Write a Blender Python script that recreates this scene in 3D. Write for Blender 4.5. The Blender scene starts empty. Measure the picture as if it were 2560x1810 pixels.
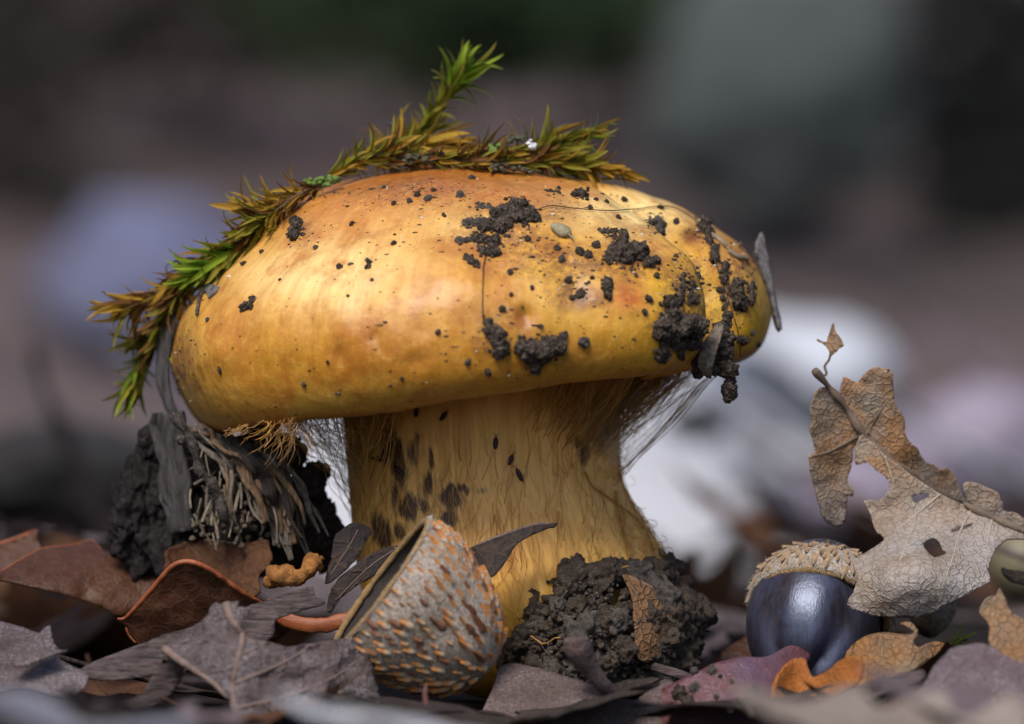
# Macro of a yellow-ochre webcap mushroom in oak litter.  1 unit = 1 cm.
import bpy, bmesh, math, random
import numpy as np
from mathutils import Vector, Matrix, noise, Euler, Quaternion
from mathutils.bvhtree import BVHTree
from mathutils.geometry import delaunay_2d_cdt
random.seed(7); np.random.seed(7)
R = math.radians
scene = bpy.context.scene
scene.unit_settings.scale_length = 0.01
col = scene.collection
# ------------------------------------------------------------------ camera
CD, CZ, S = 70.0, 3.7, 217.0            # camera distance, camera height, photo pixels per cm at y = 0
cam = bpy.data.cameras.new('camera'); camo = bpy.data.objects.new('camera', cam); col.objects.link(camo)
camo.location = (0, -CD, CZ); camo.rotation_euler = (R(90), 0, 0)
cam.sensor_width = 36.0; cam.lens = 36.0 * CD / (2560 / S)
cam.clip_start = 0.5; cam.clip_end = 5000
cam.dof.use_dof = True; cam.dof.focus_distance = CD - 2.0
cam.dof.aperture_fstop = cam.lens * 0.001 / 1.3      # opening of 1.3 cm
scene.camera = camo
# ------------------------------------------------------------------ sky, sun, exposure
world = bpy.data.worlds.new('World'); scene.world = world; world.use_nodes = True
wn = world.node_tree; bg = wn.nodes['Background']
sky = wn.nodes.new('ShaderNodeTexSky'); sky.sky_type = 'NISHITA'; sky.sun_disc = False
SUN_EL, SUN_AZ = R(49), R(-22)          # azimuth from the camera's back, negative = left
sun_dir = Vector((math.sin(SUN_AZ) * math.cos(SUN_EL), -math.cos(SUN_AZ) * math.cos(SUN_EL), math.sin(SUN_EL)))
sky.sun_elevation = SUN_EL
sky.sun_rotation = math.atan2(sun_dir.x, sun_dir.y)
sky.dust_density = 1.4; sky.air_density = 1.0; sky.ozone_density = 1.6
wn.links.new(sky.outputs[0], bg.inputs[0]); bg.inputs[1].default_value = 0.075
sl = bpy.data.lights.new('sun', 'SUN'); sl.energy = 1.5; sl.angle = R(22); sl.color = (1.0, 0.93, 0.84)
so = bpy.data.objects.new('sun', sl); col.objects.link(so)
so.rotation_euler = sun_dir.to_track_quat('Z', 'Y').to_euler()
scene.view_settings.view_transform = 'Standard'; scene.view_settings.look = 'None'
scene.view_settings.exposure = 1.28; scene.view_settings.gamma = 1.0
scene.cycles.use_denoising = True
scene.cycles.max_bounces = 6; scene.cycles.transparent_max_bounces = 8
# ------------------------------------------------------------------ helpers
def at(px, py, Y=0.0):
    k = (Y + CD) / CD / S
    return Vector(((px - 1280) * k, Y, CZ - (py - 905) * k))
def proj(v):
    k = CD / (v[1] + CD) * S
    return 1280 + v[0] * k, 905 - (v[2] - CZ) * k
def fbm(p, o=4, h=0.6):
    s, a, f = 0.0, 1.0, 1.0
    for _ in range(o):
        s += a * noise.noise(Vector(p) * f); a *= h; f *= 2.1
    return s
def tag(o, label=None, cat=None, group=None, kind=None):
    if label: o['label'] = label
    if cat: o['category'] = cat
    if group: o['group'] = group
    if kind: o['kind'] = kind
    return o
def thing(name, loc, label, cat, group=None):
    o = bpy.data.objects.new(name, None); o.empty_display_size = 0.2; col.objects.link(o)
    o.location = loc
    return tag(o, label, cat, group)
def wloc(o):
    v = Vector(o.location)
    while o.parent is not None:
        o = o.parent; v = v + Vector(o.location)
    return v
def mk(name, verts, faces, mat, parent=None, smooth=True, origin=None, attrs=None, uv=None):
    """link world-space geometry as one object, its origin moved into it"""
    V = np.asarray([tuple(v) for v in verts], dtype=np.float64).reshape(-1, 3)
    if origin is None:
        origin = Vector(((V[:, 0].min() + V[:, 0].max()) / 2, (V[:, 1].min() + V[:, 1].max()) / 2, V[:, 2].min()))
    V = V - np.array(origin)
    me = bpy.data.meshes.new(name); me.from_pydata(V.tolist(), [], [tuple(int(i) for i in f) for f in faces]); me.update()
    if smooth: me.polygons.foreach_set('use_smooth', [True] * len(me.polygons))
    if attrs:
        for k, arr in attrs.items():
            a = me.color_attributes.new(k, 'FLOAT_COLOR', 'POINT')
            a.data.foreach_set('color', np.asarray(arr, dtype=np.float32).ravel())
    if uv is not None:
        l = me.uv_layers.new(name='UVMap'); idx = np.zeros(len(me.loops), dtype=np.int32); me.loops.foreach_get('vertex_index', idx)
        l.data.foreach_set('uv', np.asarray(uv, dtype=np.float32)[idx].ravel())
    me.materials.append(mat)
    o = bpy.data.objects.new(name, me); col.objects.link(o)
    if parent is not None:
        o.parent = parent; o.location = Vector(origin) - wloc(parent)
    else:
        o.location = origin
    return o
def place(name, me, M, parent=None):
    """an object of shared mesh at the world matrix M"""
    o = bpy.data.objects.new(name, me); col.objects.link(o)
    if parent is not None:
        o.parent = parent; M = Matrix.Translation(-wloc(parent)) @ M
    o.matrix_local = M if parent is not None else M
    if parent is None: o.matrix_world = M
    return o
class Geo:
    def __init__(s): s.v = []; s.f = []
    def add(s, v, f):
        n = len(s.v); s.v.extend(tuple(x) for x in v); s.f.extend(tuple(i + n for i in q) for q in f)
        return s
def catmull(P, n=8, closed=False):
    P = [np.array(p, dtype=float) for p in P]; out = []; N = len(P)
    for i in range(N if closed else N - 1):
        if closed: a, b, c, d = P[i - 1], P[i], P[(i + 1) % N], P[(i + 2) % N]
        else: a, b, c, d = P[max(i - 1, 0)], P[i], P[i + 1], P[min(i + 2, N - 1)]
        for k in range(n):
            t = k / n
            out.append(0.5 * (2 * b + (c - a) * t + (2 * a - 5 * b + 4 * c - d) * t * t + (3 * b - 3 * c + d - a) * t ** 3))
    if not closed: out.append(P[-1])
    return out
def tube(pts, rad, n=5, flat=1.0, cap=True):
    pts = [Vector(p) for p in pts]; m = len(pts)
    if not hasattr(rad, '__len__'): rad = [rad] * m
    v, f = [], []; up = Vector((0.13, -0.9, 0.31)).normalized()
    for i, p in enumerate(pts):
        t = (pts[min(i + 1, m - 1)] - pts[max(i - 1, 0)])
        t = t.normalized() if t.length > 1e-9 else Vector((0, 0, 1))
        u = up - t * up.dot(t)
        if u.length < 1e-4: u = t.orthogonal()
        u.normalize(); up = u; w = t.cross(u)
        for k in range(n):
            a = 2 * math.pi * k / n
            v.append(p + (u * math.cos(a) * flat + w * math.sin(a)) * rad[i])
    for i in range(m - 1):
        for k in range(n):
            f.append((i * n + k, i * n + (k + 1) % n, (i + 1) * n + (k + 1) % n, (i + 1) * n + k))
    if cap: f.append(tuple(range(n - 1, -1, -1))); f.append(tuple(range((m - 1) * n, m * n)))
    return v, f
# ------------------------------------------------------------------ materials
class Mat:
    def __init__(s, name, rough=0.7, spec=0.4):
        s.m = bpy.data.materials.new(name); s.m.use_nodes = True; s.t = s.m.node_tree
        s.b = s.t.nodes['Principled BSDF']; s.b.inputs['Roughness'].default_value = rough
        s.b.inputs['Specular IOR Level'].default_value = spec
        s.tc = s.t.nodes.new('ShaderNodeTexCoord')
    def n(s, k, **kw):
        x = s.t.nodes.new(k)
        for a, b in kw.items(): setattr(x, a, b)
        return x
    def l(s, a, b): s.t.links.new(a, b)
    def vec(s, scale=(1, 1, 1), src='Object', rot=(0, 0, 0)):
        mp = s.n('ShaderNodeMapping'); mp.inputs['Scale'].default_value = scale; mp.inputs['Rotation'].default_value = rot
        s.l(s.tc.outputs[src], mp.inputs[0]); return mp.outputs[0]
    def noise(s, scale, detail=4, rough=0.6, vec=None, dist=0.0):
        x = s.n('ShaderNodeTexNoise'); x.inputs['Scale'].default_value = scale; x.inputs['Detail'].default_value = detail
        x.inputs['Roughness'].default_value = rough; x.inputs['Distortion'].default_value = dist
        s.l(vec if vec is not None else s.tc.outputs['Object'], x.inputs['Vector']); return x.outputs['Fac']
    def voro(s, scale, feature='F1', vec=None, rnd=1.0):
        x = s.n('ShaderNodeTexVoronoi', feature=feature); x.inputs['Scale'].default_value = scale; x.inputs['Randomness'].default_value = rnd
        s.l(vec if vec is not None else s.tc.outputs['Object'], x.inputs['Vector']); return x.outputs['Distance']
    def ramp(s, fac, stops, interp='LINEAR'):
        x = s.n('ShaderNodeValToRGB'); x.color_ramp.interpolation = interp; e = x.color_ramp.elements
        while len(e) < len(stops): e.new(0.5)
        for i, (p, c) in enumerate(stops):
            e[i].position = p; e[i].color = (c, c, c, 1) if not hasattr(c, '__len__') else (*c, 1)
        s.l(fac, x.inputs[0]); return x.outputs[0]
    def mix(s, fac, a, b, mode='MIX'):
        x = s.n('ShaderNodeMix', data_type='RGBA', blend_type=mode)
        for sock, val in ((x.inputs[0], fac), (x.inputs[6], a), (x.inputs[7], b)):
            if isinstance(val, (int, float)): sock.default_value = val
            elif hasattr(val, '__len__'): sock.default_value = (*val, 1)
            else: s.l(val, sock)
        return x.outputs[2]
    def math(s, op, a, b=0.0):
        x = s.n('ShaderNodeMath', operation=op)
        for sock, val in ((x.inputs[0], a), (x.inputs[1], b)):
            if isinstance(val, (int, float)): sock.default_value = val
            else: s.l(val, sock)
        return x.outputs[0]
    def color(s, c):
        if hasattr(c, '__len__'): s.b.inputs['Base Color'].default_value = (*c, 1)
        else: s.l(c, s.b.inputs['Base Color'])
    def bump(s, *layers):
        prev = None
        for h, strength, dist in layers:
            x = s.n('ShaderNodeBump'); x.inputs['Strength'].default_value = strength; x.inputs['Distance'].default_value = dist
            s.l(h, x.inputs['Height'])
            if prev is not None: s.l(prev, x.inputs['Normal'])
            prev = x.outputs[0]
        s.l(prev, s.b.inputs['Normal'])
    def sss(s, w, rad, scale=1.0):
        s.b.inputs['Subsurface Weight'].default_value = w; s.b.inputs['Subsurface Radius'].default_value = rad
        s.b.inputs['Subsurface Scale'].default_value = scale
    def translucent(s, colsock, w):
        tr = s.n('ShaderNodeBsdfTranslucent'); mx = s.n('ShaderNodeMixShader'); out = s.t.nodes['Material Output']
        if hasattr(colsock, '__len__'): tr.inputs[0].default_value = (*colsock, 1)
        else: s.l(colsock, tr.inputs[0])
        mx.inputs[0].default_value = w; s.l(s.b.outputs[0], mx.inputs[1]); s.l(tr.outputs[0], mx.inputs[2]); s.l(mx.outputs[0], out.inputs[0])
    def rnd(s):
        return s.n('ShaderNodeObjectInfo').outputs['Random']
    def attr(s, name):
        x = s.n('ShaderNodeVertexColor'); x.layer_name = name; return x.outputs[0]

def leaf_mat(name, c1, c2, vein=(0.2, 0.13, 0.08), net=6.0, netbump=0.5, fuzz=0.0, fuzzcol=(0.5, 0.48, 0.5), rough=0.6, spots=0.3, trans=0.12, spec=0.35, netcol=0.35, spotcol=(0.03, 0.018, 0.012), grade=None):
    m = Mat(name, rough, spec)
    big = m.noise(0.9, 4, 0.6); mid = m.noise(4.0, 5, 0.65)
    base = m.mix(m.ramp(big, [(0.36, 0.0), (0.64, 1.0)]), c1, c2)
    if grade:                              # the blade turns from silvery grey low down to tan towards its tip
        gp = m.n('ShaderNodeNewGeometry'); gs = m.n('ShaderNodeSeparateXYZ'); m.l(gp.outputs['Position'], gs.inputs[0])
        gk = m.math('ADD', gs.outputs[2], m.math('MULTIPLY', m.math('SUBTRACT', big, .5), 1.6))
        base = m.mix(m.ramp(m.math('MULTIPLY', gk, .2), [(.34, 0.), (.50, 1.)]), base, m.mix(m.ramp(m.noise(1.6, 4, .6), [(.4, 0.), (.62, 1.)]), *grade))
    base = m.mix(m.ramp(mid, [(0.35, 0.0), (0.75, 0.45)]), base, tuple(x * 0.55 for x in c1))
    warp = m.n('ShaderNodeVectorMath', operation='ADD'); nz = m.n('ShaderNodeTexNoise'); nz.inputs['Scale'].default_value = 3
    sc = m.n('ShaderNodeVectorMath', operation='SCALE'); sc.inputs['Scale'].default_value = 0.22
    m.l(m.tc.outputs['Object'], nz.inputs['Vector']); m.l(nz.outputs['Color'], sc.inputs[0])
    m.l(m.tc.outputs['Object'], warp.inputs[0]); m.l(sc.outputs[0], warp.inputs[1])
    net_d = m.voro(net, 'DISTANCE_TO_EDGE', warp.outputs[0]); net2 = m.voro(net * 3.1, 'DISTANCE_TO_EDGE', warp.outputs[0])
    lines = m.ramp(net_d, [(0.0, 1.0), (0.09, 0.0)])
    base = m.mix(m.math('MULTIPLY', lines, netcol), base, vein)
    if fuzz > 0:
        fz = m.noise(38, 3, 0.7); f2 = m.noise(2.2, 3, 0.6)
        f = m.math('MULTIPLY', m.ramp(fz, [(0.42, 0.0), (0.62, 1.0)]), m.ramp(f2, [(0.36, 0.12), (0.64, 1.0)]))
        base = m.mix(m.math('MULTIPLY', f, fuzz), base, fuzzcol)
    sp = m.noise(9, 3, 0.55)
    base = m.mix(m.math('MULTIPLY', m.ramp(sp, [(0.63, 0.0), (0.72, 1.0)]), spots), base, spotcol)
    m.color(base)
    m.bump((m.noise(60, 3, 0.6), 0.25, 0.02), (m.math('ADD', m.ramp(net_d, [(0, 1.0), (0.14, 0.0)]), m.math('MULTIPLY', m.ramp(net2, [(0, 1.0), (0.2, 0.0)]), 0.4)), netbump, 0.03), (mid, 0.22, 0.06))
    if trans: m.translucent(base, trans)
    return m.m

def soil_mat(name, c1=(0.020, 0.013, 0.009), c2=(0.30, 0.22, 0.165), grit_c=(0.42, 0.37, 0.32)):
    m = Mat(name, 0.85, 0.3)
    a = m.noise(16, 6, 0.8); b = m.noise(3, 4, 0.6)
    base = m.mix(m.ramp(a, [(0.40, 0.0), (0.68, 1.0)]), c1, c2)
    base = m.mix(m.ramp(b, [(0.4, 0.0), (0.7, 0.6)]), base, tuple(x * 0.5 for x in c1))
    grit = m.voro(30, 'F1'); base = m.mix(m.ramp(grit, [(0.0, 1.0), (0.15, 1.0), (0.2, 0.0)]), base, grit_c)
    m.color(base); m.bump((m.noise(40, 5, 0.8), 1.0, 0.06), (m.noise(12, 5, 0.75), 0.9, 0.1))
    return m.m
M_SOIL = soil_mat('dark_soil'); M_SOIL2 = soil_mat('grey_soil', (0.07, 0.055, 0.048), (0.32, 0.27, 0.235))

def plain(name, c, rough=0.6, var=0.4, scale=6, bump=0.3, spec=0.4, trans=0.0, c2=None):
    m = Mat(name, rough, spec); nz = m.noise(scale, 5, 0.65)
    base = m.mix(m.ramp(nz, [(0.3, 0.0), (0.7, 1.0)]), c, c2 if c2 else tuple(x * (1 - var) for x in c))
    m.color(base); m.bump((m.noise(scale * 5, 4, 0.65), bump, 0.03))
    if trans: m.translucent(base, trans)
    return m.m
M_HAIR = plain('brown_hair', (0.05, 0.025, 0.015), 0.4)
M_GRIT = plain('quartz_grit', (0.7, 0.66, 0.6), 0.25, 0.2, 20)
# --- cap skin
def cap_material():
    m = Mat('cap_skin', 0.36, 0.36)
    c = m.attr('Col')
    st = m.noise(1.0, 5, 0.7, m.vec((170, 3.2, 1), 'UV'))
    c = m.mix(m.ramp(st, [(0.35, 0.42), (0.62, 0.0)]), c, (0.36, 0.14, 0.022))
    mo = m.noise(1.0, 6, 0.75, m.vec((34, 14, 1), 'UV')); c = m.mix(m.ramp(mo, [(0.52, 0.0), (0.70, 0.65)]), c, (0.34, 0.12, 0.018))
    mo2 = m.noise(13, 5, 0.75); c = m.mix(m.ramp(mo2, [(0.50, 0.0), (0.72, 0.4)]), c, (0.84, 0.53, 0.12))
    pale = m.noise(1.0, 5, 0.7, m.vec((60, 9, 1), 'UV'))
    c = m.mix(m.ramp(pale, [(0.55, 0.0), (0.80, 0.32)]), c, (0.82, 0.53, 0.13))
    blot = m.noise(2.3, 5, 0.65)
    c = m.mix(m.ramp(blot, [(0.50, 0.0), (0.66, 0.7)]), c, (0.40, 0.13, 0.016))
    # fine stains whose density follows the painted mask
    sp = m.n('ShaderNodeSeparateColor'); m.l(m.attr('Mask'), sp.inputs[0])
    d1 = m.noise(26, 3, 0.6); d2 = m.noise(9, 4, 0.7)
    k = m.math('ADD', d1, m.math('MULTIPLY', sp.outputs[0], 0.16))
    c = m.mix(m.ramp(k, [(0.70, 0.0), (0.76, 0.85)]), c, (0.09, 0.035, 0.018))
    k2 = m.math('MULTIPLY', m.ramp(d2, [(0.37, 0.0), (0.56, 0.95)]), sp.outputs[1])
    c = m.mix(k2, c, (0.13, 0.05, 0.025))
    m.color(c)
    m.sss(0.22, (0.30, 0.14, 0.04), 0.5)
    rr = m.ramp(m.noise(5, 5, 0.7), [(0.3, 0.24), (0.7, 0.44)]); m.l(rr, m.b.inputs['Roughness'])
    m.b.inputs['Coat Weight'].default_value = 0.06; m.b.inputs['Coat Roughness'].default_value = 0.18
    m.bump((m.noise(60, 4, 0.75), 0.22, 0.025), (m.noise(1.0, 4, 0.6, m.vec((150, 5, 1), 'UV')), 0.22, 0.03), (m.noise(7, 4, 0.6), 0.22, 0.06), (m.noise(1.6, 2, 0.5), 0.3, 0.12))
    return m.m
M_CAP = cap_material()

# ================================================================== MUSHROOM
CAPC = Vector(((1170 - 1280) / S, 0.0, 3.49)); TILT = R(7)
PL = [(0, 2.50), (.55, 2.55), (1.1, 2.52), (1.6, 2.44), (2.07, 2.28), (2.44, 2.06), (2.81, 1.76), (3.18, 1.4), (3.42, 1.05), (3.5, .68), (3.42, .35), (3.23, -.03), (3.0, -.25), (2.8, -.24), (2.6, -.05), (2.0, .3), (1.2, .42)]
PR = [(0, 2.50), (.6, 2.36), (1.2, 2.2), (1.7, 2.06), (2.1, 1.88), (2.5, 1.64), (2.84, 1.4), (3.14, 1.14), (3.34, .85), (3.46, .55), (3.48, .25), (3.38, .0), (3.2, -.14), (3.0, -.17), (2.75, -.05), (2.1, .28), (1.2, .42)]
def resample(P, n, dens):
    P = np.array(catmull(P, 12)); d = np.r_[0, np.cumsum(np.linalg.norm(np.diff(P, axis=0), axis=1))]
    t = np.linspace(0, 1, n); t = t ** dens * d[-1]
    return np.c_[np.interp(t, d, P[:, 0]), np.interp(t, d, P[:, 1])]
NS, NT = 170, 520
prL, prR = resample(PL, NS, 1.0), resample(PR, NS, 1.0)
def build_cap():
    V = np.zeros((NT, NS, 3)); UV = np.zeros((NT, NS, 2))
    ct, st_ = math.cos(TILT), math.sin(TILT)
    for i in range(NT):
        th = 2 * math.pi * i / NT
        w = 0.5 - 0.5 * math.cos(th)
        pr = prL * w + prR * (1 - w)
        dth = (th + math.pi) % (2 * math.pi) - math.pi          # -pi..pi
        notch = math.exp(-((dth + R(29)) / R(7.5)) ** 2)
        bulge = math.exp(-((dth + R(53)) / R(15)) ** 2)
        frac = np.arange(NS) / (NS - 1)
        grow = np.clip((frac - 0.22) / 0.33, 0, 1) ** 1.3 * np.clip((1.0 - frac) / 0.3, 0, 1)
        und = 0.018 * math.sin(3 * th + 1.0) + 0.012 * math.sin(7 * th + .4)
        front = math.exp(-((dth + R(90)) / R(50)) ** 2)
        rr = pr[:, 0] * (1 + und * frac - 0.27 * notch * grow + 0.085 * bulge * grow + 0.0 * front)
        zz = pr[:, 1] - 0.34 * notch * np.clip((frac - 0.15) / 0.3, 0, 1) * np.clip((0.75 - frac) / 0.2, 0, 1)
        for j in range(NS):
            n3 = 0.042 * fbm((rr[j] * math.cos(th) * .9, rr[j] * math.sin(th) * .9, zz[j] * .9 + 5), 3) * min(1, frac[j] * 4)
            r_, z_ = rr[j] + n3, zz[j] + n3
            x, y = r_ * math.cos(th), r_ * math.sin(th)
            V[i, j] = (CAPC.x + x * ct - z_ * st_ * 0.0 , CAPC.y + y, CAPC.z + z_ * ct + x * st_)
            UV[i, j] = (i / NT, j / NS)
    F = []
    for i in range(NT):
        a, b = i * NS, ((i + 1) % NT) * NS
        for j in range(NS - 1): F.append((a + j, a + j + 1, b + j + 1, b + j))
    return V.reshape(-1, 3), F, UV.reshape(-1, 2)
capV, capF, capUV = build_cap()
_pp = np.array([proj(v) for v in capV])
for px, py, rx, ry, dp in ((852, 885, 14, 36, .05), (938, 845, 16, 18, .05), (955, 872, 13, 16, .04), (1312, 790, 17, 24, .09), (1040, 905, 22, 22, .03), (1735, 592, 26, 18, .10), (1165, 640, 60, 40, .03), (620, 870, 60, 90, .04), (1440, 722, 26, 26, .04), (1010, 700, 90, 40, .03), (1600, 760, 40, 90, .03)):
    gq_ = np.exp(-(((_pp[:, 0] - px) / rx) ** 2 + ((_pp[:, 1] - py) / ry) ** 2)) * (capV[:, 1] < 0)      # small pits and dents in the skin
    capV[:, 1] += dp * gq_
BVH = BVHTree.FromPolygons([tuple(v) for v in capV], capF)
# the cap's colour patches, cream highlights painted in among them, given where they sit on the front, mirrored onto the back
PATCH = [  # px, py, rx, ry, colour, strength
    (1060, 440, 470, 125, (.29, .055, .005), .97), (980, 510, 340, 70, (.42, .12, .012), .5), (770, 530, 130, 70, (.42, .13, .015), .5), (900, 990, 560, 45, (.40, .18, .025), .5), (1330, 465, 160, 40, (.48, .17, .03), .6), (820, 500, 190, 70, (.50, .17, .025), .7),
    (1150, 560, 260, 60, (.66, .36, .09), .5), (1600, 530, 180, 60, (.90, .70, .30), .85), (830, 690, 250, 100, (.90, .66, .28), .72), (1180, 560, 120, 50, (.74, .48, .16), .5),  # cream patches upper right and left are highlights painted into the skin colour
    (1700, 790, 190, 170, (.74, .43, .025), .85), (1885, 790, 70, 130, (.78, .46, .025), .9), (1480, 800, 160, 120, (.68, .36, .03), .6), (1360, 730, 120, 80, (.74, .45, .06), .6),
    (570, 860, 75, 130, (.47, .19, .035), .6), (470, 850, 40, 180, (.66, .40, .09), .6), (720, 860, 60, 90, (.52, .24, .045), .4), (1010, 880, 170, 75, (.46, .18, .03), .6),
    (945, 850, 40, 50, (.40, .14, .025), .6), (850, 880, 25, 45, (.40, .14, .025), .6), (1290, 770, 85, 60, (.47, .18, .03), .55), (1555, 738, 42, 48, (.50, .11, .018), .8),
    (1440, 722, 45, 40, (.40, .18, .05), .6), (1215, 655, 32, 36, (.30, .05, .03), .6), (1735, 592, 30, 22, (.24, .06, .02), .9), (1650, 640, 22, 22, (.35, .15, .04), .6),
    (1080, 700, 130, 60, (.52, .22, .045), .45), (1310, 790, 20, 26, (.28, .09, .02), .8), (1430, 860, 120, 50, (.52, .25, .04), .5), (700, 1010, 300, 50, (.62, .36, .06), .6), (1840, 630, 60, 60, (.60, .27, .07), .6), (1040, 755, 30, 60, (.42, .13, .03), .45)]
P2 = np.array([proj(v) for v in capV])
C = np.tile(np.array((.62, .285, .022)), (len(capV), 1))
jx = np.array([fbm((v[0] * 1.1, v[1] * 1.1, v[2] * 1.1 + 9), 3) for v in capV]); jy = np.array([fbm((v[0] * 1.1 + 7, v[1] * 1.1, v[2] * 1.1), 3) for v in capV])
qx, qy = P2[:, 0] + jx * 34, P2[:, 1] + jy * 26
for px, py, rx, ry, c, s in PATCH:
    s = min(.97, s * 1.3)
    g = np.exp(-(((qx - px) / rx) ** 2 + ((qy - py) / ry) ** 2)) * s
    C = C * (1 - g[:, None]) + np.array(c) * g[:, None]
MK = np.zeros((len(capV), 3))
SPECK = [(1050, 480, 350, 60, 1.0), (1350, 520, 260, 70, .8), (1420, 640, 220, 60, .9), (1750, 680, 130, 130, .8), (1000, 590, 250, 60, .45), (460, 900, 40, 170, .8), (1300, 800, 260, 90, .45), (1870, 640, 60, 60, 1.0)]
DIRT = [(1270, 600, 110, 50, .7), (1420, 640, 160, 40, .8), (1700, 700, 50, 60, .7), (1840, 700, 40, 90, .8), (1440, 722, 45, 35, .9), (440, 950, 25, 120, .9), (1000, 470, 150, 20, .5), (1280, 545, 90, 40, .9), (1560, 640, 62, 52, 1), (1700, 800, 74, 66, 1), (1240, 840, 40, 45, .9), (1345, 880, 62, 45, .9), (1845, 730, 38, 55, 1), (1760, 560, 30, 40, .9), (1640, 565, 26, 26, .8), (1720, 720, 38, 55, 1), (1780, 880, 45, 60, 1), (740, 575, 24, 28, .6)]
for px, py, rx, ry, s in SPECK: MK[:, 0] = np.maximum(MK[:, 0], np.exp(-(((qx - px) / rx) ** 2 + ((qy - py) / ry) ** 2)) * s)
for px, py, rx, ry, s in DIRT: MK[:, 1] = np.maximum(MK[:, 1], np.exp(-(((qx - px) / rx / 1.25) ** 2 + ((qy - py) / ry / 1.25) ** 2)) * s)
one = np.ones((len(capV), 1))
mush = thing('mushroom', (0.3, 0, 0), 'large ochre yellow mushroom with a soil speckled cap and fibrous stem', 'mushroom')
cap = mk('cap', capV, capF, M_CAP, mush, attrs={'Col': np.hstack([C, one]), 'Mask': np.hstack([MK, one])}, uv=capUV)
cap['label'] = 'glossy ochre cap dotted with soil'

def hit(px, py):
    """the cap's surface behind a photo pixel: point, normal"""
    o = Vector((0, -CD, CZ)); d = (at(px, py, 0) - o).normalized()
    p, n, _, _ = BVH.ray_cast(o, d)
    if p is None:
        p, n, _, _ = BVH.find_nearest(at(px, py, 0.0))
    if n.dot(d) > 0: n = -n
    return p, n

# gills under the cap: radial plates
def gill_mat():
    m = Mat('gill', 0.7); m.color((0.34, 0.2, 0.1)); return m.m
g = Geo()
for i in range(150):
    a = 2 * math.pi * i / 150
    x, y = math.cos(a), math.sin(a); z0 = lambda r: CAPC.z + x * r * math.sin(TILT)
    v = []
    for r, dz in ((1.3, .38), (2.0, .28), (2.7, .02)):
        zt = z0(r) + dz + .06
        for s_, zb in ((1, 0), (-1, 0), (0, -.34 if r < 2.6 else -.1)):
            v.append((CAPC.x + r * x - y * .012 * s_, r * y + x * .012 * s_, zt + zb))
    f = [(0, 3, 5, 2), (1, 2, 5, 4), (3, 6, 8, 5), (4, 5, 8, 7)]
    g.add(v, f)
gl = mk('gills', g.v, g.f, gill_mat(), mush, smooth=False); gl['kind'] = 'stuff'

# --- stem
def stem_material():
    m = Mat('stem_flesh', 0.5, 0.45)
    z = m.n('ShaderNodeSeparateXYZ'); m.l(m.tc.outputs['Object'], z.inputs[0])
    low = m.ramp(m.math('MULTIPLY', z.outputs[2], 0.28), [(0.1, 0.0), (0.62, 1.0)])
    nb = m.noise(1.4, 4, 0.6)
    base = m.mix(low, (1.0, .50, .04), (.90, .48, .14))
    base = m.mix(m.ramp(nb, [(0.4, 0.0), (0.7, 0.7)]), base, (.92, .54, .12))
    fib = m.noise(1.0, 5, 0.7, m.vec((75, 2.2, 1), 'UV'))
    base = m.mix(m.ramp(fib, [(0.38, 0.5), (0.60, 0.0)]), base, (.52, .22, .03))
    fib2 = m.noise(1.0, 5, 0.7, m.vec((130, 4, 1), 'UV'))
    base = m.mix(m.ramp(fib2, [(0.55, 0.0), (0.75, 0.55)]), base, (.92, .62, .24))
    sp = m.n('ShaderNodeSeparateColor'); m.l(m.attr('Mask'), sp.inputs[0])
    k = m.noise(1.0, 6, 0.75, m.vec((70, 5, 1), 'UV'))
    k = m.ramp(m.math('ADD', m.math('MULTIPLY', sp.outputs[0], 0.47), k), [(0.69, 0.0), (0.82, 0.96)])
    base = m.mix(k, base, (.055, .015, .008))
    m.color(base); m.sss(0.35, (.5, .28, .08), 0.8)
    m.bump((m.noise(1.0, 5, 0.7, m.vec((110, 3, 1), 'UV')), 0.55, 0.06), (m.noise(40, 3, 0.6), 0.15, 0.02), (m.noise(3, 4, 0.6), 0.25, 0.1))
    return m.m
STEM = [(930, 850, 1590), (975, 845, 1575), (1010, 852, 1555), (1060, 862, 1548), (1120, 868, 1547), (1200, 874, 1554), (1260, 878, 1580), (1320, 880, 1618), (1390, 885, 1660), (1460, 900, 1695), (1540, 940, 1705), (1620, 1000, 1690), (1700, 1080, 1640), (1740, 1180, 1560)]
STEM = [tuple(p) for p in catmull(STEM, 8)]
def stem_at(k, th):
    py, xl, xr = STEM[k]; c, hw = (xl + xr) / 2, (xr - xl) / 2 / S
    o = at(c, py, 0)
    v = py / 100.0
    rr = 1 + .012 * math.sin(9 * th + v * .2) + .02 * noise.noise(Vector((math.cos(th) * 3, math.sin(th) * 3, v * .35))) + .012 * noise.noise(Vector((math.cos(th) * 9, math.sin(th) * 9, v * .25)))
    low = max(0, (py - 1250) / 400)
    rr += low * .09 * noise.noise(Vector((math.cos(th) * 1.7, math.sin(th) * 1.7, v * .6 + 3)))
    return Vector((o.x + hw * rr * math.cos(th), .92 * hw * rr * math.sin(th), o.z))
NTS = 300
sv, suv, sf, sm = [], [], [], []
BR = [(965, 1100, 22, 90, 1), (1000, 1170, 26, 70, .9), (1035, 1130, 20, 60, .8), (1070, 1210, 24, 50, .9), (1020, 1270, 34, 46, 1), (1130, 1240, 30, 40, 1), (1120, 1300, 24, 26, 1), (960, 1330, 40, 60, 1), (1165, 1225, 60, 16, .7), (1060, 1265, 18, 26, .9), (940, 1020, 60, 40, .6), (1000, 1330, 30, 30, .8), (1455, 1120, 20, 55, .75), (1440, 1100, 10, 30, .7), (985, 1240, 20, 60, .7), (1075, 1150, 14, 40, .7)]
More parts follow.
